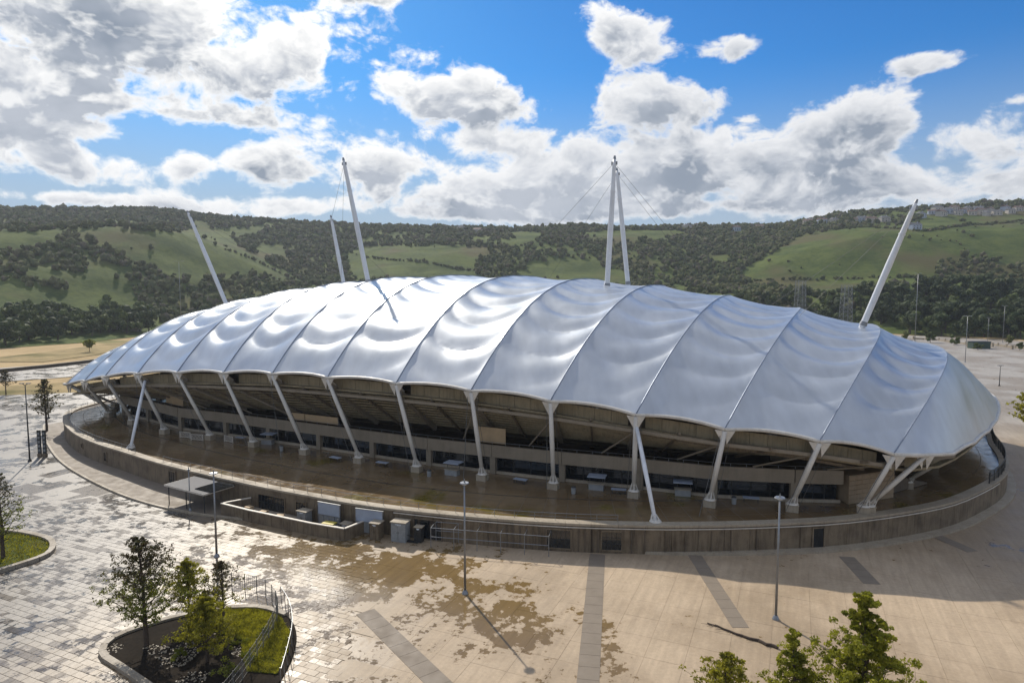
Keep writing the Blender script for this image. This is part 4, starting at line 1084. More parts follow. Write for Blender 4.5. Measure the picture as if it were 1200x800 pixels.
# ------------------------------------------------------------------ planters
def kerb_loop(name_thing, pts, close, hgt=.40, wid=.75, m=stone_kerb, piece=1.5, part='kerb_stone'):
    Q = resample(np.array(catmull(pts, 8, close)), piece, close); n = len(Q)
    for i in range(n if close else n - 1):
        a = np.array([*Q[i], hgt / 2 - .05]); b = np.array([*Q[(i + 1) % n], hgt / 2 - .05])
        MB().beam(a + (b - a) * .012, b - (b - a) * .004, wid, hgt + .1).build(part, m, name_thing)
def grass_tufts(name, poly, n, h, m, parent=None, r=RNG, zf=.1, **props):
    P = np.array(poly); lo, hi = P.min(0), P.max(0); q = r.uniform(lo, hi, (n * 2, 2)); q = q[inpoly(q[:, 0], q[:, 1], poly)][:n]; k = len(q)
    cl = fbm(q[:, 0] / 1.5, q[:, 1] / 1.5, 3) + .5; a = r.random(k) * 6.28; hh = h * (.3 + cl) * (.6 + .8 * r.random(k)); w = .07
    b0 = np.stack([q[:, 0] - np.cos(a) * w, q[:, 1] - np.sin(a) * w, np.full(k, zf)], -1); b1 = np.stack([q[:, 0] + np.cos(a) * w, q[:, 1] + np.sin(a) * w, np.full(k, zf)], -1)
    tp = np.stack([q[:, 0] + r.normal(0, .12, k), q[:, 1] + r.normal(0, .12, k), zf + hh], -1)
    V = np.stack([b0, b1, tp], 1).reshape(-1, 3); return bulk(name, V, np.arange(3 * k).reshape(-1, 3), m, parent, **props)
pa = thing('planter', 'large curved planter bed with stone kerb and four small trees in the near left corner', 'planter')
sh = MB(); sh.prism([tuple(p) for p in resample(catmull(PLANT_A, 6), 1.)], -.1, .14); so = sh.build('soil', soil, pa)
kerb_loop(pa, [(-24.5,58.2),(-28.5,57.4),(-31.8,58.6)], False)
kerb_loop(pa, PLANT_A[2:12], False)
lawnp = [(-38.5,76.2),(-35,77.3),(-31.4,77.4),(-28,75.6),(-25.8,72.2),(-24.6,68.2),(-24.3,64),(-27.6,64.5),(-29.4,67.5),(-30.6,70.4),(-34.4,72.2),(-39,73.6)]
MB().prism(lawnp, .13, .22).build('turf', lawn_m, pa)
grass_tufts('grass', lawnp, 15000, .32, leaf_olive, zf=.2, kind='stuff')
# small stones in the bed, wet glints put in by their pale colour
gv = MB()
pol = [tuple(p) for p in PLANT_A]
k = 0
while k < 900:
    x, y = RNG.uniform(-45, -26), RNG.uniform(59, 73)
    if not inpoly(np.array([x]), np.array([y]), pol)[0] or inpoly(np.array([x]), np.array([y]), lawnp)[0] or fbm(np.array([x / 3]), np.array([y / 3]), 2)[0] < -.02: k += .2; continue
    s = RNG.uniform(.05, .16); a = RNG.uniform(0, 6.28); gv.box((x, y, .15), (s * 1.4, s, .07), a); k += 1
gv.build('pale_gravel', concrete_pale, kind='stuff')
pb = thing('planter', 'oval planter with grass and one tree cut by the left photo edge', 'planter', G(0, 650, 0))
PB = [(-92,98),(-84,100.5),(-76.5,101.8),(-70.2,101.6),(-65.8,99.8),(-64.6,97.2),(-66.4,94.4),(-70.5,91.6),(-75.6,88.6),(-81,86),(-88,84),(-95,86),(-97,92)]
PB = [tuple(G(px_, py_)[:2]) for px_, py_ in [(-95,618),(-40,616),(0,622),(34,627),(58,634),(62,643),(54,652),(30,661),(0,670),(-40,682),(-90,690),(-140,672),(-140,640)]]
def wthing(t): return t
for o_ in [pb]: o_.location = (0, 0, 0)
kerb_loop(pb, PB, True, .55, .8)
MB().prism([tuple(p) for p in resample(catmull(PB, 6), 1.)], -.1, .2).build('turf', lawn_m, pb)
grass_tufts('grass', PB, 9000, .35, leaf_olive, zf=.18, kind='stuff')

# ------------------------------------------------------------------ modelled trees
CONE = {'young_tree': .75, 'conical_tree': 1.05}
def near_tree(loc, hgt, spread, seed, leafm, nleaf, label, name='young_tree', group=None, lean=0., dens_top=1., up=.45, leaf=.14, split=None, low=.18, bare=.12):
    r = np.random.default_rng(seed); tr = MB(); tips = []; rads = []
    n = 9; trunk = [np.array([lean * hgt * (k / n) ** 1.5 + r.normal(0, .02) * hgt * .3 * (k / n), r.normal(0, .02) * hgt * .3 * (k / n), hgt * .97 * k / n]) for k in range(n + 1)]
    r0 = .022 * hgt; tr.tube(trunk, [r0 * (1 - .9 * k / n) + .012 for k in range(n + 1)], 9)
    nb = int(30 + hgt * 2.4)
    for k in range(nb):
        f = low + (1 - low) * (k + r.random() * .6) / nb; a = k * 2.4 + r.normal(0, .3)
        i = min(int(f * n), n - 1); base = trunk[i] + (trunk[i + 1] - trunk[i]) * (f * n - i)
        prof = (1 - (f - low) / (1 - low)) ** CONE[name] * (.55 + .45 * min(1, (f - low) / .18 + .3))
        ln = spread * max(.12, prof) * r.uniform(.65, 1.15); rise = up * r.uniform(.6, 1.4)
        pts = [base]; d = np.array([math.cos(a), math.sin(a), rise]); d /= np.linalg.norm(d)
        for j in range(4): d = d + r.normal(0, .10, 3) + [0, 0, .05]; d /= np.linalg.norm(d); pts.append(pts[-1] + d * ln / 4)
        rb = max(.018, r0 * .36 * (1 - f * .7)); tr.tube(pts, [rb, rb * .75, rb * .55, rb * .4, .01], 5)
        for j in range(1, 5):
            if r.random() < bare and j < 4: continue
            for q in range(3):
                dd = r.normal(0, 1, 3); dd[2] = abs(dd[2]) * .4; dd = dd / np.linalg.norm(dd) * ln * r.uniform(.10, .30); e = pts[j] + dd
                tr.tube([pts[j], e], [.014, .007], 3, False); tips.append(e); rads.append(.12 + .05 * ln)
    tips = np.array(tips); rads = np.array(rads)
    w = RNG.random(len(tips)) < 2
    V, Fl = leaf_quads(tips, rads * 1.3, nleaf, leaf, r, .75)
    t = thing(name, label, 'tree', loc, r.uniform(0, 6.28) if not lean else 0, group)
    tr.build('trunk', bark, t)
    if split:
        hz = V.reshape(-1, 4, 3)[:, 0, 2] + r.normal(0, .08 * hgt, nleaf); m1 = hz < hgt * split[0]
        for msk, mm, nm in ((m1, leafm, 'foliage'), (~m1, split[1], 'upper_foliage')):
            Q = V.reshape(-1, 4, 3)[msk]; Q = Q[:int(len(Q) * (1 if nm == 'foliage' else .5))]; bulk(nm, Q.reshape(-1, 3), np.arange(4 * len(Q)).reshape(-1, 4), mm, t)
    else: bulk('foliage', V, Fl, leafm, t)
    return t
def gtree(px, py, top_px, *a, **k):
    """base pixel on the ground, top row -> height"""
    p = G(px, py); b = (400 - top_px) / FPX; h = CAMH + p[1] * (-SP + b * CP) / (CP + b * SP)
    return near_tree(p, h, *a, **k)
gtree(172, 757, 628, 6.6, 11, leaf_green, 13000, 'tallest tree of the near planter, thin and brownish at the top', lean=-.03, split=(.55, leaf_brown), low=.2, leaf=.13, bare=.2)
gtree(222, 732, 655, 3.6, 12, leaf_olive, 6500, 'narrow yellow olive tree at the back of the near planter', leaf=.12, low=.25)
gtree(262, 728, 655, 3.6, 13, leaf_olive, 4200, 'thin half-bare tree at the right back of the near planter', leaf=.12, low=.25, bare=.4, split=(.5, leaf_brown))
gtree(243, 776, 697, 4.2, 14, leaf_olive, 9500, 'bright yellow green bushy tree in the middle of the near planter', leaf=.13, low=.15)
gtree(4, 655, 553, 5.6, 15, leaf_green, 3600, 'almost bare tree in the oval planter at the left edge', leaf=.14, low=.2, bare=.3, split=(.6, leaf_brown))
gtree(1008, 905, 692, 7.8, 21, leaf_conifer, 38000, 'tallest conical green tree at the bottom right', 'conical_tree', leaf=.125, up=.24, low=.1, bare=.05)
gtree(926, 890, 737, 4.8, 22, leaf_conifer, 13000, 'smaller conical tree just left of the tallest one at the bottom right', 'conical_tree', leaf=.12, up=.28, low=.1)
gtree(848, 880, 764, 4.8, 23, leaf_olive, 5200, 'half-bare round tree at the bottom edge, leftmost of the three', leaf=.14, low=.15, bare=.4)
gtree(1206, 508, 446, 5.5, 24, leaf_olive, 5200, 'yellowish tree at the right photo edge beside the plaza', leaf=.30, low=.15)
gtree(55, 505, 443, 5.2, 25, leaf_brown, 1500, 'brownish tree behind the far left lamp', leaf=.26, low=.3, bare=.2)
gtree(7, 462, 433, 4.6, 26, leaf_brown, 900, 'small bare tree by the far left verge', leaf=.26, low=.3, bare=.4)
gtree(105, 412, 398, 5, 27, leaf_green, 900, 'lone small tree standing in the tan field', leaf=.5, low=.3)
for (px, py, s) in [(262, 792, .9), (292, 775, .7), (205, 772, .6), (310, 742, .5), (228, 745, .6), (280, 755, .6)]:
    p = G(px, py); r = np.random.default_rng(px); c = np.stack([r.normal(0, .6, 9), r.normal(0, .6, 9), r.uniform(.2, .8, 9)], -1) * s * 1.3
    V, Fl = leaf_quads(c, np.full(9, .5 * s), 500, .09, r); o = bulk('shrub', V, Fl, leaf_green, loc=p + [0, 0, .15])
    o['label'] = {262: 'dark low shrub at the bottom of the near planter', 292: 'shrub near the fence side of the near planter', 205: 'small shrub on the dark soil near the kerb', 310: 'tiny shrub on the grass corner by the fence', 228: 'shrub under the narrow olive tree', 280: 'shrub in the middle of the planter grass'}[px]; o['category'] = 'shrub'; o['group'] = 'shrubs in the near planter'

fence_m = simple('galvanised_wire', (.16, .16, .15), .7, .2)
# wire fence at the right of the near planter
fp = [tuple(G(*q)[:2]) for q in [(262, 826), (284, 798), (303, 770), (318, 744), (326, 722), (318, 704), (300, 694), (272, 690)]]
fq = resample(catmull(fp, 6, False), 1.9, False)
fn = thing('wire_fence', 'curved wire mesh fence around the right side of the near planter', 'fence')
for i, p in enumerate(fq): MB().tube([(p[0], p[1], -.05), (p[0], p[1], 2.3)], .055, 6).build('post', fence_m, fn)
for a, b in zip(fq[:-1], fq[1:]):
    mb = MB(); A, B = np.array([*a, 0.]), np.array([*b, 0.])
    for z in (.25, .95, 1.6, 2.2): mb.beam(A + [0, 0, z], B + [0, 0, z], .028, .028)
    for k in range(1, 6): q = A + (B - A) * k / 6; mb.beam(q + [0, 0, .2], q + [0, 0, 2.2], .022, .022)
    mb.build('mesh_panel', fence_m, fn)
f2 = [tuple(G(*q)[:2]) for q in [(330, 806), (337, 780), (343, 750), (340, 724), (330, 706)]]; fq2 = resample(catmull(f2, 6, False), 1.9, False)
fn2 = thing('wire_fence', 'outer line of thin leaning fence posts beside the near planter', 'fence')
for p in fq2: MB().tube([(p[0], p[1], -.05), (p[0] - .1, p[1], 2.2)], .045, 6).build('post', grey_metal, fn2)
for a, b in zip(fq2[:-1], fq2[1:]): MB().beam((a[0], a[1], 2.1), (b[0], b[1], 2.1), .04, .04).build('rail', grey_metal, fn2)

# ------------------------------------------------------------------ lamps
def lamp(px, py, top, label, name='street_lamp', r=.17, m=grey_metal, arms=0, group='lamp posts on the plaza', hd=1.):
    p = G(px, py); b = (400 - top) / FPX; h = CAMH + p[1] * (-SP + b * CP) / (CP + b * SP)
    t = thing(name, label, 'lamp', p, 0, group)
    MB().tube([(0, 0, 0), (0, 0, h * .5), (0, 0, h - .35)], [r, r * .8, r * .55], 12).build('pole', m, t, True)
    MB().tube([(0, 0, -.02), (0, 0, .12), (0, 0, .5)], [r * 2.6, r * 2.4, r * 1.25], 12).build('base', m, t)
    if arms:
        a_ = MB()
        for s in (-1, 1): a_.tube([(0, 0, h - .5), (s * arms, 0, h)], r * .4, 6)
        a_.build('arm', m, t)
        for s in (-1, 1):
            o = MB(); o.box((s * arms * 1.1, 0, h), (1.0 * hd, .45 * hd, .16)); o = o.build('lamp_head', m, t)
            MB().box((s * arms * 1.1, 0, h - .1), (.8 * hd, .35 * hd, .05)).build('lens', lamp_glass, o)
    else:
        o = MB().tube([(0, 0, h - .45), (0, 0, h - .32), (0, 0, h - .22)], [.24, .62 * hd, .55 * hd], 14); o.tube([(0, 0, h - .22), (0, 0, h + .25)], [.12, .03], 8)
        o = o.build('lamp_head', m, t); MB().tube([(0, 0, h - .46), (0, 0, h - .33)], [.36 * hd, .5 * hd], 14).build('lens', lamp_glass, o)
    return t
lamp(545, 695, 563, 'tall lamp post in front of the middle of the podium')
lamp(909, 725, 580, 'tall lamp post at the right, before the podium wall')
lamp(254, 652, 552, 'tall lamp post beside the canopy, behind the near planter')
lamp(35, 540, 449, 'dark double-headed lamp post standing left of the podium', m=dark_metal, arms=.7)
lamp(57, 490, 447, 'dark lamp post behind the sign pillars', m=dark_metal, arms=.5)
lamp(223, 598, 548, 'slim post with short rungs in front of the canopy', r=.12, hd=.5)
lamp(1171, 452, 428, 'short dark lamp at the far right edge of the roof', m=dark_metal, arms=.6)
lamp(1131, 424, 370, 'tall double-arm lamp behind the right end of the roof', arms=1.2, hd=1.6)
lamp(1175, 401, 358, 'tall double-arm lamp before the dark wood at far right', arms=1.4, hd=1.6)
lamp(1072, 400, 320, 'very tall mast lamp rising behind the right shoulder of the roof', arms=1.6, hd=1.8, r=.26)
lamp(213, 392, 306, 'very tall double-headed lamp behind the left shoulder of the roof', arms=3.0, hd=2.6, r=.24)
lamp(1157, 404, 372, 'thin lamp between the green hut and the wood at far right', arms=.9, r=.14)
lamp(123, 470, 425, 'thin lamp post beside the far left tip of the roof', arms=.5, r=.12)

# ------------------------------------------------------------------ small furniture
def at_wall(px, dist, z=0):
    P, T, Nn = wall_pt(px); return P + Nn * dist + np.array([0, 0, z]), math.atan2(T[1], T[0])
canopy_m = simple('canopy_sheet', (.10, .10, .105), .75, 0, .2, 1.)
# canopy over the side entrance
p, rz = at_wall(254, 3.6); cn = thing('canopy', 'flat dark canopy on thin posts over the side entrance of the podium', 'canopy', p, rz)
MB().box((0, 0, 3.7), (11.5, 6.2, .16)).build('canopy_roof', canopy_m, cn); MB().box((4.0, .5, 3.86), (4.5, 5.0, .10)).build('glazed_panel', glass, cn)
f = MB()
for y in (-3.05, 3.05): f.box((0, y, 3.62), (11.6, .14, .30))
for x in (-5.75, 5.75): f.box((x, 0, 3.62), (.14, 6.2, .30))
f.build('canopy_frame', cream, cn)
for x in (-5.2, 0, 5.2): MB().tube([(x, -2.6, 0), (x, -2.6, 3.6)], .09, 8).build('post', dark_metal, cn)
# low enclosure (sunken area wall) with posts
en = thing('enclosure_wall', 'low concrete enclosure wall with metal top rail in front of the podium openings', 'wall')
ep = [at_wall(*q)[0] for q in [(296, .3), (288, 4.9), (320, 5.0), (356, 5.0), (392, 5.0), (422, 4.8), (428, .3)]]
for a, b in zip(ep[:-1], ep[1:]):
    n = max(1, int(np.linalg.norm(b - a) / 2.6))
    for k in range(n):
        A, B = a + (b - a) * (k + .01) / n, a + (b - a) * (k + .99) / n
        MB().beam(A + [0, 0, .95], B + [0, 0, .95], .3, 2.0).build('wall_panel', concrete, en)
    MB().beam(a + [0, 0, 2.03], b + [0, 0, 2.03], .42, .14).build('top_rail', cream, en)
el = MB(); el.prism([tuple(at_wall(q, 4.8)[0][:2]) for q in (290, 320, 356)] + [tuple(at_wall(q, .3)[0][:2]) for q in (356, 320, 298)], .0, .45); el.build('platform', concrete_pale, en)
# display boards
for (px, w, lab) in [(389, 4.6, 'pale blue board standing left of two against the podium wall'), (436, 5.0, 'pale blue board standing right of two against the podium wall')]:
    p, rz = at_wall(px, .9); t = thing('notice_board', lab, 'board', p, rz, 'pale boards at the podium wall')
    MB().box((0, 0, 3.0), (w, .16, 2.0)).build('panel', kiosk_blue, t)
    fr = MB(); fr.box((0, 0, 4.05), (w + .2, .22, .10)); fr.box((0, 0, 1.95), (w + .2, .22, .10))
    for x in (-w / 2, w / 2): fr.box((x, 0, 2.0), (.12, .24, 4.0))
    fr.build('frame', grey_metal, t)
    for k in range(4): MB().box((-w / 2 + w * (k + .5) / 4, .02, 1.0), (w / 4 - .08, .10, 1.7)).build('lower_panel', kiosk_grey, t)
def cabinet(px, dist, w, d, h, lab, m=kiosk_grey):
    p, rz = at_wall(px, dist); t = thing('cabinet', lab, 'cabinet', p, rz)
    MB().box((0, 0, h / 2), (w, d, h)).build('body', m, t); MB().box((0, 0, h + .06), (w + .25, d + .25, .12)).build('roof', concrete_pale, t)
    for s in (-1, 1):
        o = MB().box((s * w / 4, -d / 2 - .03, h * .48), (w / 2 - .12, .05, h * .86)).build('door', m, t); MB().box((s * .15, -d / 2 - .08, h * .5), (.05, .06, .3)).build('handle', dark_metal, o)
    MB().box((0, -d / 2 - .035, h * .9), (w * .4, .04, .22)).build('plate', lamp_glass, t)
cabinet(473, 1.6, 2.5, 1.7, 3.1, 'grey utility cabinet beside the dark doorway of the podium')
cabinet(452, 2.0, 1.6, 1.6, 2.6, 'smaller brown grey cabinet right of the pale boards', concrete)
cabinet(411, 1.6, 1.5, 1.3, 1.5, 'low cabinet between the pale boards')
cabinet(366, 1.4, 2.0, 1.5, 2.2, 'pale utility cabinet left of the left pale board')
cabinet(492, 1.2, 1.2, 1.0, 2.4, 'slim dark cabinet at the left side of the dark doorway', dark_metal)
yellow_m = simple('yellow_paint', (.50, .40, .05), .5)
p, rz = at_wall(402, 2.9); t = thing('generator', 'dark machine with yellow lid on wheels in the enclosure before the pale boards', 'machine', p, rz + .1)
MB().box((0, 0, .95), (3.4, 1.5, 1.1)).build('body', dark_metal, t); MB().box((-.3, 0, 1.6), (2.2, 1.3, .2)).build('lid', yellow_m, t); MB().tube([(1.2, .3, 1.5), (1.2, .3, 2.3)], .09, 8).build('exhaust', grey_metal, t)
for x in (-1.1, 1.1):
    for y in (-.7, .7): MB().tube([(x, y - .1, .38), (x, y + .1, .38)], .38, 12).build('wheel', dark_metal, t)
for k, (px, dst, lab) in enumerate([(306, 2.4, 'wooden crate on the platform, leftmost of three by the openings'), (322, 2.7, 'wooden crate on the platform, middle of three by the openings'), (345, 2.9, 'wooden crate on the platform, rightmost of three by the openings')]):
    p, rz = at_wall(px, dst, .45); t = thing('crate', lab, 'crate', p, rz + k * .3, 'crates on the enclosure platform')
    for z in (.12, .42, .72): MB().box((0, 0, z), (1.2, 1.0, .24)).build('plank', plywood, t)
    MB().box((0, 0, .89), (1.25, 1.05, .06)).build('lid', plywood, t)
# steel frame and crash barrier on the plaza
def at_uv(px, py): return G(px, py)
p = G(476, 634); t = thing('barrier', 'low dark steel barrier lying before the cabinet', 'barrier', p, TH + .1)
MB().box((0, 0, .12), (4.2, .5, .2)).build('base', dark_metal, t)
for x in (-1.4, 1.5): MB().tube([(x, 0, .1), (x, 0, 1.5 if x > 0 else 2.6)], .12, 8).build('post', dark_metal, t)
MB().beam((-1.4, 0, 1.2), (1.5, 0, .9), .08, .08).build('rail', dark_metal, t)
cg = thing('pipe_frame', 'rectangular pipe frame cage standing against the podium wall', 'frame')
q = [G(505, 641), G(643, 652)]; T = (q[1] - q[0]); ln = np.linalg.norm(T); T /= ln; Nn = np.array([-T[1], T[0], 0]); 
n = 5
for k in range(n + 1):
    for s in (0, 1):
        a = q[0] + T * ln * k / n + Nn * 2.6 * s; MB().tube([a, a + [0, 0, 3.1]], .06, 6).build('post', grey_metal, cg)
for s in (0, 1):
    for z in (3.1, 1.7): MB().tube([q[0] + Nn * 2.6 * s + [0, 0, z], q[1] + Nn * 2.6 * s + [0, 0, z]], .05, 6).build('rail', grey_metal, cg)
for k in range(n + 1): a = q[0] + T * ln * k / n; MB().tube([a + [0, 0, 3.1], a + Nn * 2.6 + [0, 0, 3.1]], .05, 6).build('crossbar', grey_metal, cg)
# sign pillars at left
for (px, lab) in [(47, 'left one of two dark sign pillars beside the ring kerb'), (53, 'right one of two dark sign pillars beside the ring kerb')]:
    p = G(px, 535); t = thing('sign_pillar', lab, 'sign', p, .1, 'sign pillars'); MB().box((0, 0, .4), (.9, .6, .8)).build('foot', concrete, t)
    MB().box((0, 0, 3.6), (.75, .3, 5.6)).build('pillar', dark_metal, t)
    for k in range(5): MB().box((0, -.17, 1.6 + k * 1.0), (.45, .04, .55)).build('plate', kiosk_grey, t)
# items on the deck
def deck_item(px, py, kind, lab):
    p = G(px, py, PZ); rz = TH + RNG.uniform(-.2, .2)
    if kind == 'table':
        t = thing('table', lab, 'table', p, rz, 'tables on the podium deck'); MB().box((0, 0, .78), (2.6, 1.1, .08)).build('tabletop', kiosk_blue, t)
        for x in (-1.1, 1.1):
            for y in (-.4, .4): MB().box((x, y, .37), (.07, .07, .74)).build('leg', dark_metal, t)
    elif kind == 'barrier':
        t = thing('lattice_barrier', lab, 'barrier', p, rz, 'lattice barriers on the podium deck'); f = MB()
        for x in (-1.6, 1.6): f.box((x, 0, .75), (.1, .1, 1.5))
        for z in (.2, 1.45): f.box((0, 0, z), (3.2, .08, .08))
        f.build('frame', white_steel, t); b = MB()
        for k in range(8): x = -1.6 + k * .4; b.beam((x, 0, .2), (min(x + .6, 1.6), 0, 1.4), .04, .04); b.beam((x + .4, 0, .2), (max(x - .2, -1.6), 0, 1.4), .04, .04)
        b.build('lattice', white_steel, t)
    elif kind == 'kiosk':
        t = thing('kiosk', lab, 'kiosk', p, rz, 'kiosks on the podium deck'); MB().box((0, 0, .55), (2.6, 1.3, 1.1)).build('counter', kiosk_grey, t); MB().box((0, 0, 1.13), (2.9, 1.6, .07)).build('worktop', concrete_pale, t)
        MB().box((0, .5, 2.3), (3.2, 2.4, .12)).build('roof', kiosk_blue, t)
        for x in (-1.3, 1.3): MB().box((x, .5, 1.6), (.08, .08, 1.4)).build('post', dark_metal, t)
    elif kind == 'bin':
        t = thing('waste_bin', lab, 'bin', p, rz, 'bins on the podium deck'); MB().tube([(0, 0, 0), (0, 0, 1.1)], [.36, .42], 12).build('body', kiosk_grey, t); MB().tube([(0, 0, 1.1), (0, 0, 1.3)], [.46, .25], 12).build('lid', dark_metal, t)
W_ = ['leftmost', 'second from the left', 'third from the left', 'fourth from the left', 'fifth from the left', 'rightmost']
for k, (px, py) in enumerate([(217, 513), (231, 516), (268, 518)]): deck_item(px, py, 'barrier', 'white lattice barrier on the deck before the left glazing, ' + ('leftmost', 'middle one', 'rightmost')[k])
for k, (px, py) in enumerate([(314, 520), (530, 556), (699, 573), (800, 580)]): deck_item(px, py, 'kiosk', 'small kiosk with pale flat roof by the glazing, ' + ('leftmost of four', 'second from the left', 'third from the left', 'rightmost of four')[k])
for k, (px, py) in enumerate([(282, 516), (393, 540), (448, 546), (610, 566), (725, 578), (880, 588)]): deck_item(px, py, 'table', 'pale table on the podium deck by the glazing, ' + W_[k])
for k, (px, py) in enumerate([(330, 528), (503, 558), (672, 578), (860, 590)]): deck_item(px, py, 'bin', 'grey bin on the podium deck, ' + ('leftmost', 'second from the left', 'third from the left', 'rightmost')[k])

# ------------------------------------------------------------------ far right of the plaza: wall, hut, posts
hw = thing('boundary_wall', 'low pale wall with posts along the far right edge of the plaza', 'wall')
wp = [G(1070, 397), G(1100, 399), G(1140, 404.5)]; wp2 = [G(1160, 404), G(1200, 409), G(1290, 412)]
for W in (wp, wp2):
    for a, b in zip(W[:-1], W[1:]):
        n = max(2, int(np.linalg.norm(b - a) / 7))
        for k in range(n):
            A, B = a + (b - a) * (k + .02) / n, a + (b - a) * (k + .9) / n; MB().beam(A + [0, 0, .5], B + [0, 0, .5], .5, 1.2).build('wall_segment', concrete_pale, hw)
            MB().box(A + [0, 0, 1.], (.9, .9, 2.4)).build('pier', concrete_pale, hw)
p = G(1147, 408); t = thing('hut', 'dark green metal hut at the far right edge of the plaza', 'hut', p, .05)
MB().box((0, 0, 2.2), (12, 5, 4.4)).build('wall', green_hut, t); MB().box((0, 0, 4.5), (12.6, 5.6, .25)).build('roof', dark_metal, t); MB().box((-2, -2.54, 1.5), (2, .08, 2.8)).build('door', dark_metal, t)
for k, (px, py) in enumerate([(1134, 406), (1163, 406), (1186, 409)]):
    t = thing('bollard', 'pale square post by the far wall, ' + ('left of the green hut', 'right of the green hut', 'near the photo edge')[k], 'post', G(px, py), 0, 'pale posts by the far wall'); MB().box((0, 0, 1.2), (1.1, 1.1, 2.4)).build('shaft', concrete_pale, t); MB().box((0, 0, 2.5), (1.4, 1.4, .2)).build('cap', concrete_pale, t)
for k, (px, py, s) in enumerate([(1182, 395, 5), (1146, 402, 4), (1090, 393, 6), (1118, 396, 5), (1195, 402, 4), (1060, 390, 5)]):
    p = G(px, py + 8); belt_tree(p, s, (4, 2, 2, 3, 2, 4)[k], ('small yellow green tree before the dark wood, right', 'small green tree behind the green hut', 'round green tree above the roof shoulder by the wall', 'olive tree between wall and hut', 'low green tree at the right photo edge by the wall', 'yellowish tree just behind the roof shoulder')[k], 'small trees along the far wall')

# ------------------------------------------------------------------ houses
def house(p, w, d, h, rz, wallm, roofm, label, group, gable=True, nwin=3):
    t = thing('house', label, 'house', p, rz, group); z0 = -2.5
    MB().box((0, 0, (h + z0) / 2), (w, d, h - z0)).build('wall', wallm, t)
    r = MB(); rh = d * .32; e = .5
    r.add([(-w / 2 - e, -d / 2 - e, h), (w / 2 + e, -d / 2 - e, h), (w / 2 + e, d / 2 + e, h), (-w / 2 - e, d / 2 + e, h), (-w / 2 - e + (0 if gable else d * .4), 0, h + rh), (w / 2 + e - (0 if gable else d * .4), 0, h + rh)],
          [(0, 1, 5, 4), (2, 3, 4, 5), (1, 2, 5), (3, 0, 4), (3, 2, 1, 0)])
    ro = r.build('roof', roofm, t); MB().box((w * .25, 0, h + rh * 1.1), (1., 1., 1.6)).build('chimney', wallm, ro)
    for k in range(nwin):
        for fl in range(2 if h > 5 else 1):
            MB().box((-w / 2 + w * (k + .5) / nwin, -d / 2 - .03, 1.7 + 2.6 * fl), (1.5, .12, 1.4)).build('window', glass, t)
    MB().box((w * .05, -d / 2 - .04, 1.0), (1.1, .14, 2.1)).build('door', dark_metal, t)
HS = [(917,249),(946,262),(950,260),(963,261),(977,261),(1003,260),(1010,259),(1021,260),(1036,259),(1092,250),(1098,247),(1103,252),(1110,249),(1118,246),(1122,251),(1128,249),(1134,247),(1139,251),(1146,247),(1149,250),(1156,252),(1178,246),(1184,249),(1193,246),(1079,254),(1160,247),(1168,251),(820,266),(805,268),(890,268),(1072,268),(560,272),(540,269),(862,270)]
def where(k, px):
    return 'at the hilltop' if px > 1060 else 'on the ridge behind the valley' if px < 900 else 'along the upper right slope'
order = sorted(range(len(HS)), key=lambda k: HS[k][0])
names_ = {}
for k in range(len(HS)):
    px, py = HS[k]; p = ground_hit(px, py + 1)
    if p is None: continue
    s = RNG.uniform(.9, 1.25); wm = house_wall if k % 3 else kiosk_blue; rm = house_roof if k % 2 else house_roof2
    rank = order.index(k)
    lab = ('pale' if k % 3 else 'bluish white') + ' house with ' + ('brown' if k % 2 else 'grey') + ' roof ' + where(k, px) + ', ' + ORD[rank] + ' from left'
    house(p, 14 * s, 9 * s, 6.2 * s, RNG.uniform(-.5, .5), wm, rm, lab, 'houses on the far hills', k % 4 > 0)
for (px, py, w, lab) in [(6, 372, 22, 'long grey shed behind the trees at the far left edge'), (22, 374, 18, 'white roofed shed at the far left, second from the edge'), (66, 377, 14, 'small white shed among the trees left of centre'), (148, 386, 22, 'white building at the end of the tan field'), (1108, 347, 24, 'long white shed at the foot of the right field'), (1122, 346, 22, 'pale blue shed right of the white one below the field'), (1146, 347, 20, 'grey roofed shed among the trees at right'), (1170, 349, 24, 'long brown roofed shed near the right edge of the field'), (1190, 350, 22, 'grey house at the right photo edge below the field'), (12, 378, 12, 'low white building in the trees at far left'), (978, 360, 14, 'small grey house behind the roof, by the pylons')]:
    p = ground_hit(px, py)
    if p is None: p = G(px, py)
    house(p, w, 9, 4.5, RNG.uniform(-.2, .2), house_wall if px != 1122 else kiosk_blue, house_roof2, lab, 'sheds at the foot of the hills', True, 4)
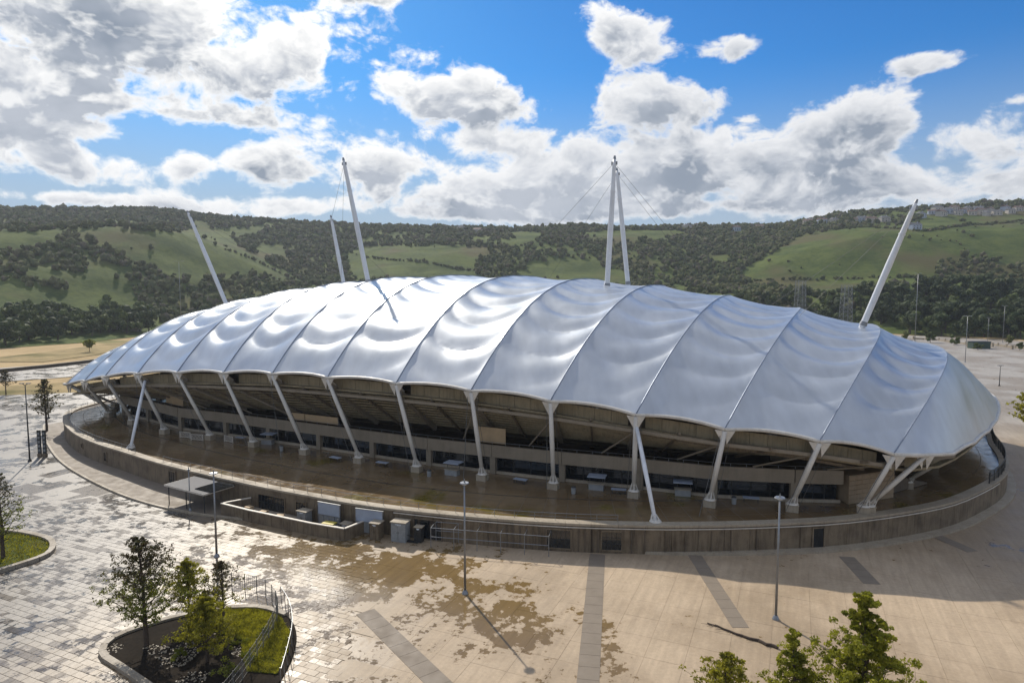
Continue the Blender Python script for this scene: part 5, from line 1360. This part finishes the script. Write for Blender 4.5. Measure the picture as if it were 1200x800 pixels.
# lattice pylons
for (px, py, top, lab) in [(937, 372, 329, 'grey lattice tower behind the roof, left of the pair'), (991, 378, 334, 'grey lattice tower behind the roof, right of the pair')]:
    p = np.array([(px - 600) / FPX * 560, 560., 0]); h = CAMH - (top - 336.6) / FPX * 560 ; h = max(h, 20); t = thing('lattice_tower', lab, 'pylon', p, 0, 'lattice towers behind the roof')
    for sx in (-1, 1):
        for sy in (-1, 1): MB().tube([(sx * 4.2, sy * 4.2, 0), (sx * 3.2, sy * 3.2, h * .8), (sx * 3.0, sy * 3.0, h)], .22, 5).build('leg', grey_metal, t)
    b = MB(); n = 11
    for k in range(n):
        z0, z1 = h * k / n, h * (k + 1) / n; w0, w1 = 4.2 - 1.1 * k / n, 4.2 - 1.1 * (k + 1) / n
        for (ax, ay, bx, by) in ((-1,-1,1,-1), (1,-1,1,1), (1,1,-1,1), (-1,1,-1,-1)):
            b.beam((ax * w0, ay * w0, z0), (bx * w1, by * w1, z1), .12, .12); b.beam((bx * w0, by * w0, z0), (ax * w1, ay * w1, z1), .12, .12); b.beam((ax * w1, ay * w1, z1), (bx * w1, by * w1, z1), .12, .12)
    b.build('bracing', grey_metal, t)
# long dark forked streak across the plaza slabs, laid as thin tubes
A, B = G(829, 731), G(912, 760); br = MB(); n = 12; pts = [A + (B - A) * k / n + [0, RNG.normal(0, .15), .12] for k in range(n + 1)]
br.tube(pts, [.06 + .012 * k for k in range(n + 1)], 6)
for k in range(1, n):
    for s in (-1, 1): br.tube([pts[k], pts[k] + [RNG.normal(-.5, .3), s * RNG.uniform(.2, .6), .05]], [.04, .015], 4)
br = br.build('dark_streak', bark); br['label'] = 'long dark forked streak lying on the pale plaza slabs'; br['category'] = 'dark_streak'

# ------------------------------------------------------------------ haze
hz = bpy.data.materials.new('haze'); hz.use_nodes = True; hz.node_tree.nodes.clear()
o_ = hz.node_tree.nodes.new('ShaderNodeOutputMaterial'); v_ = hz.node_tree.nodes.new('ShaderNodeVolumePrincipled')
v_.inputs['Density'].default_value = HAZE; v_.inputs['Color'].default_value = (.80, .88, 1, 1); v_.inputs['Anisotropy'].default_value = .3
hz.node_tree.links.new(v_.outputs[0], o_.inputs['Volume'])
if HAZE > 0:
    MB().box((0, 1500, 124.5), (9000, 5000, 253)).build('haze', hz, kind='stuff')
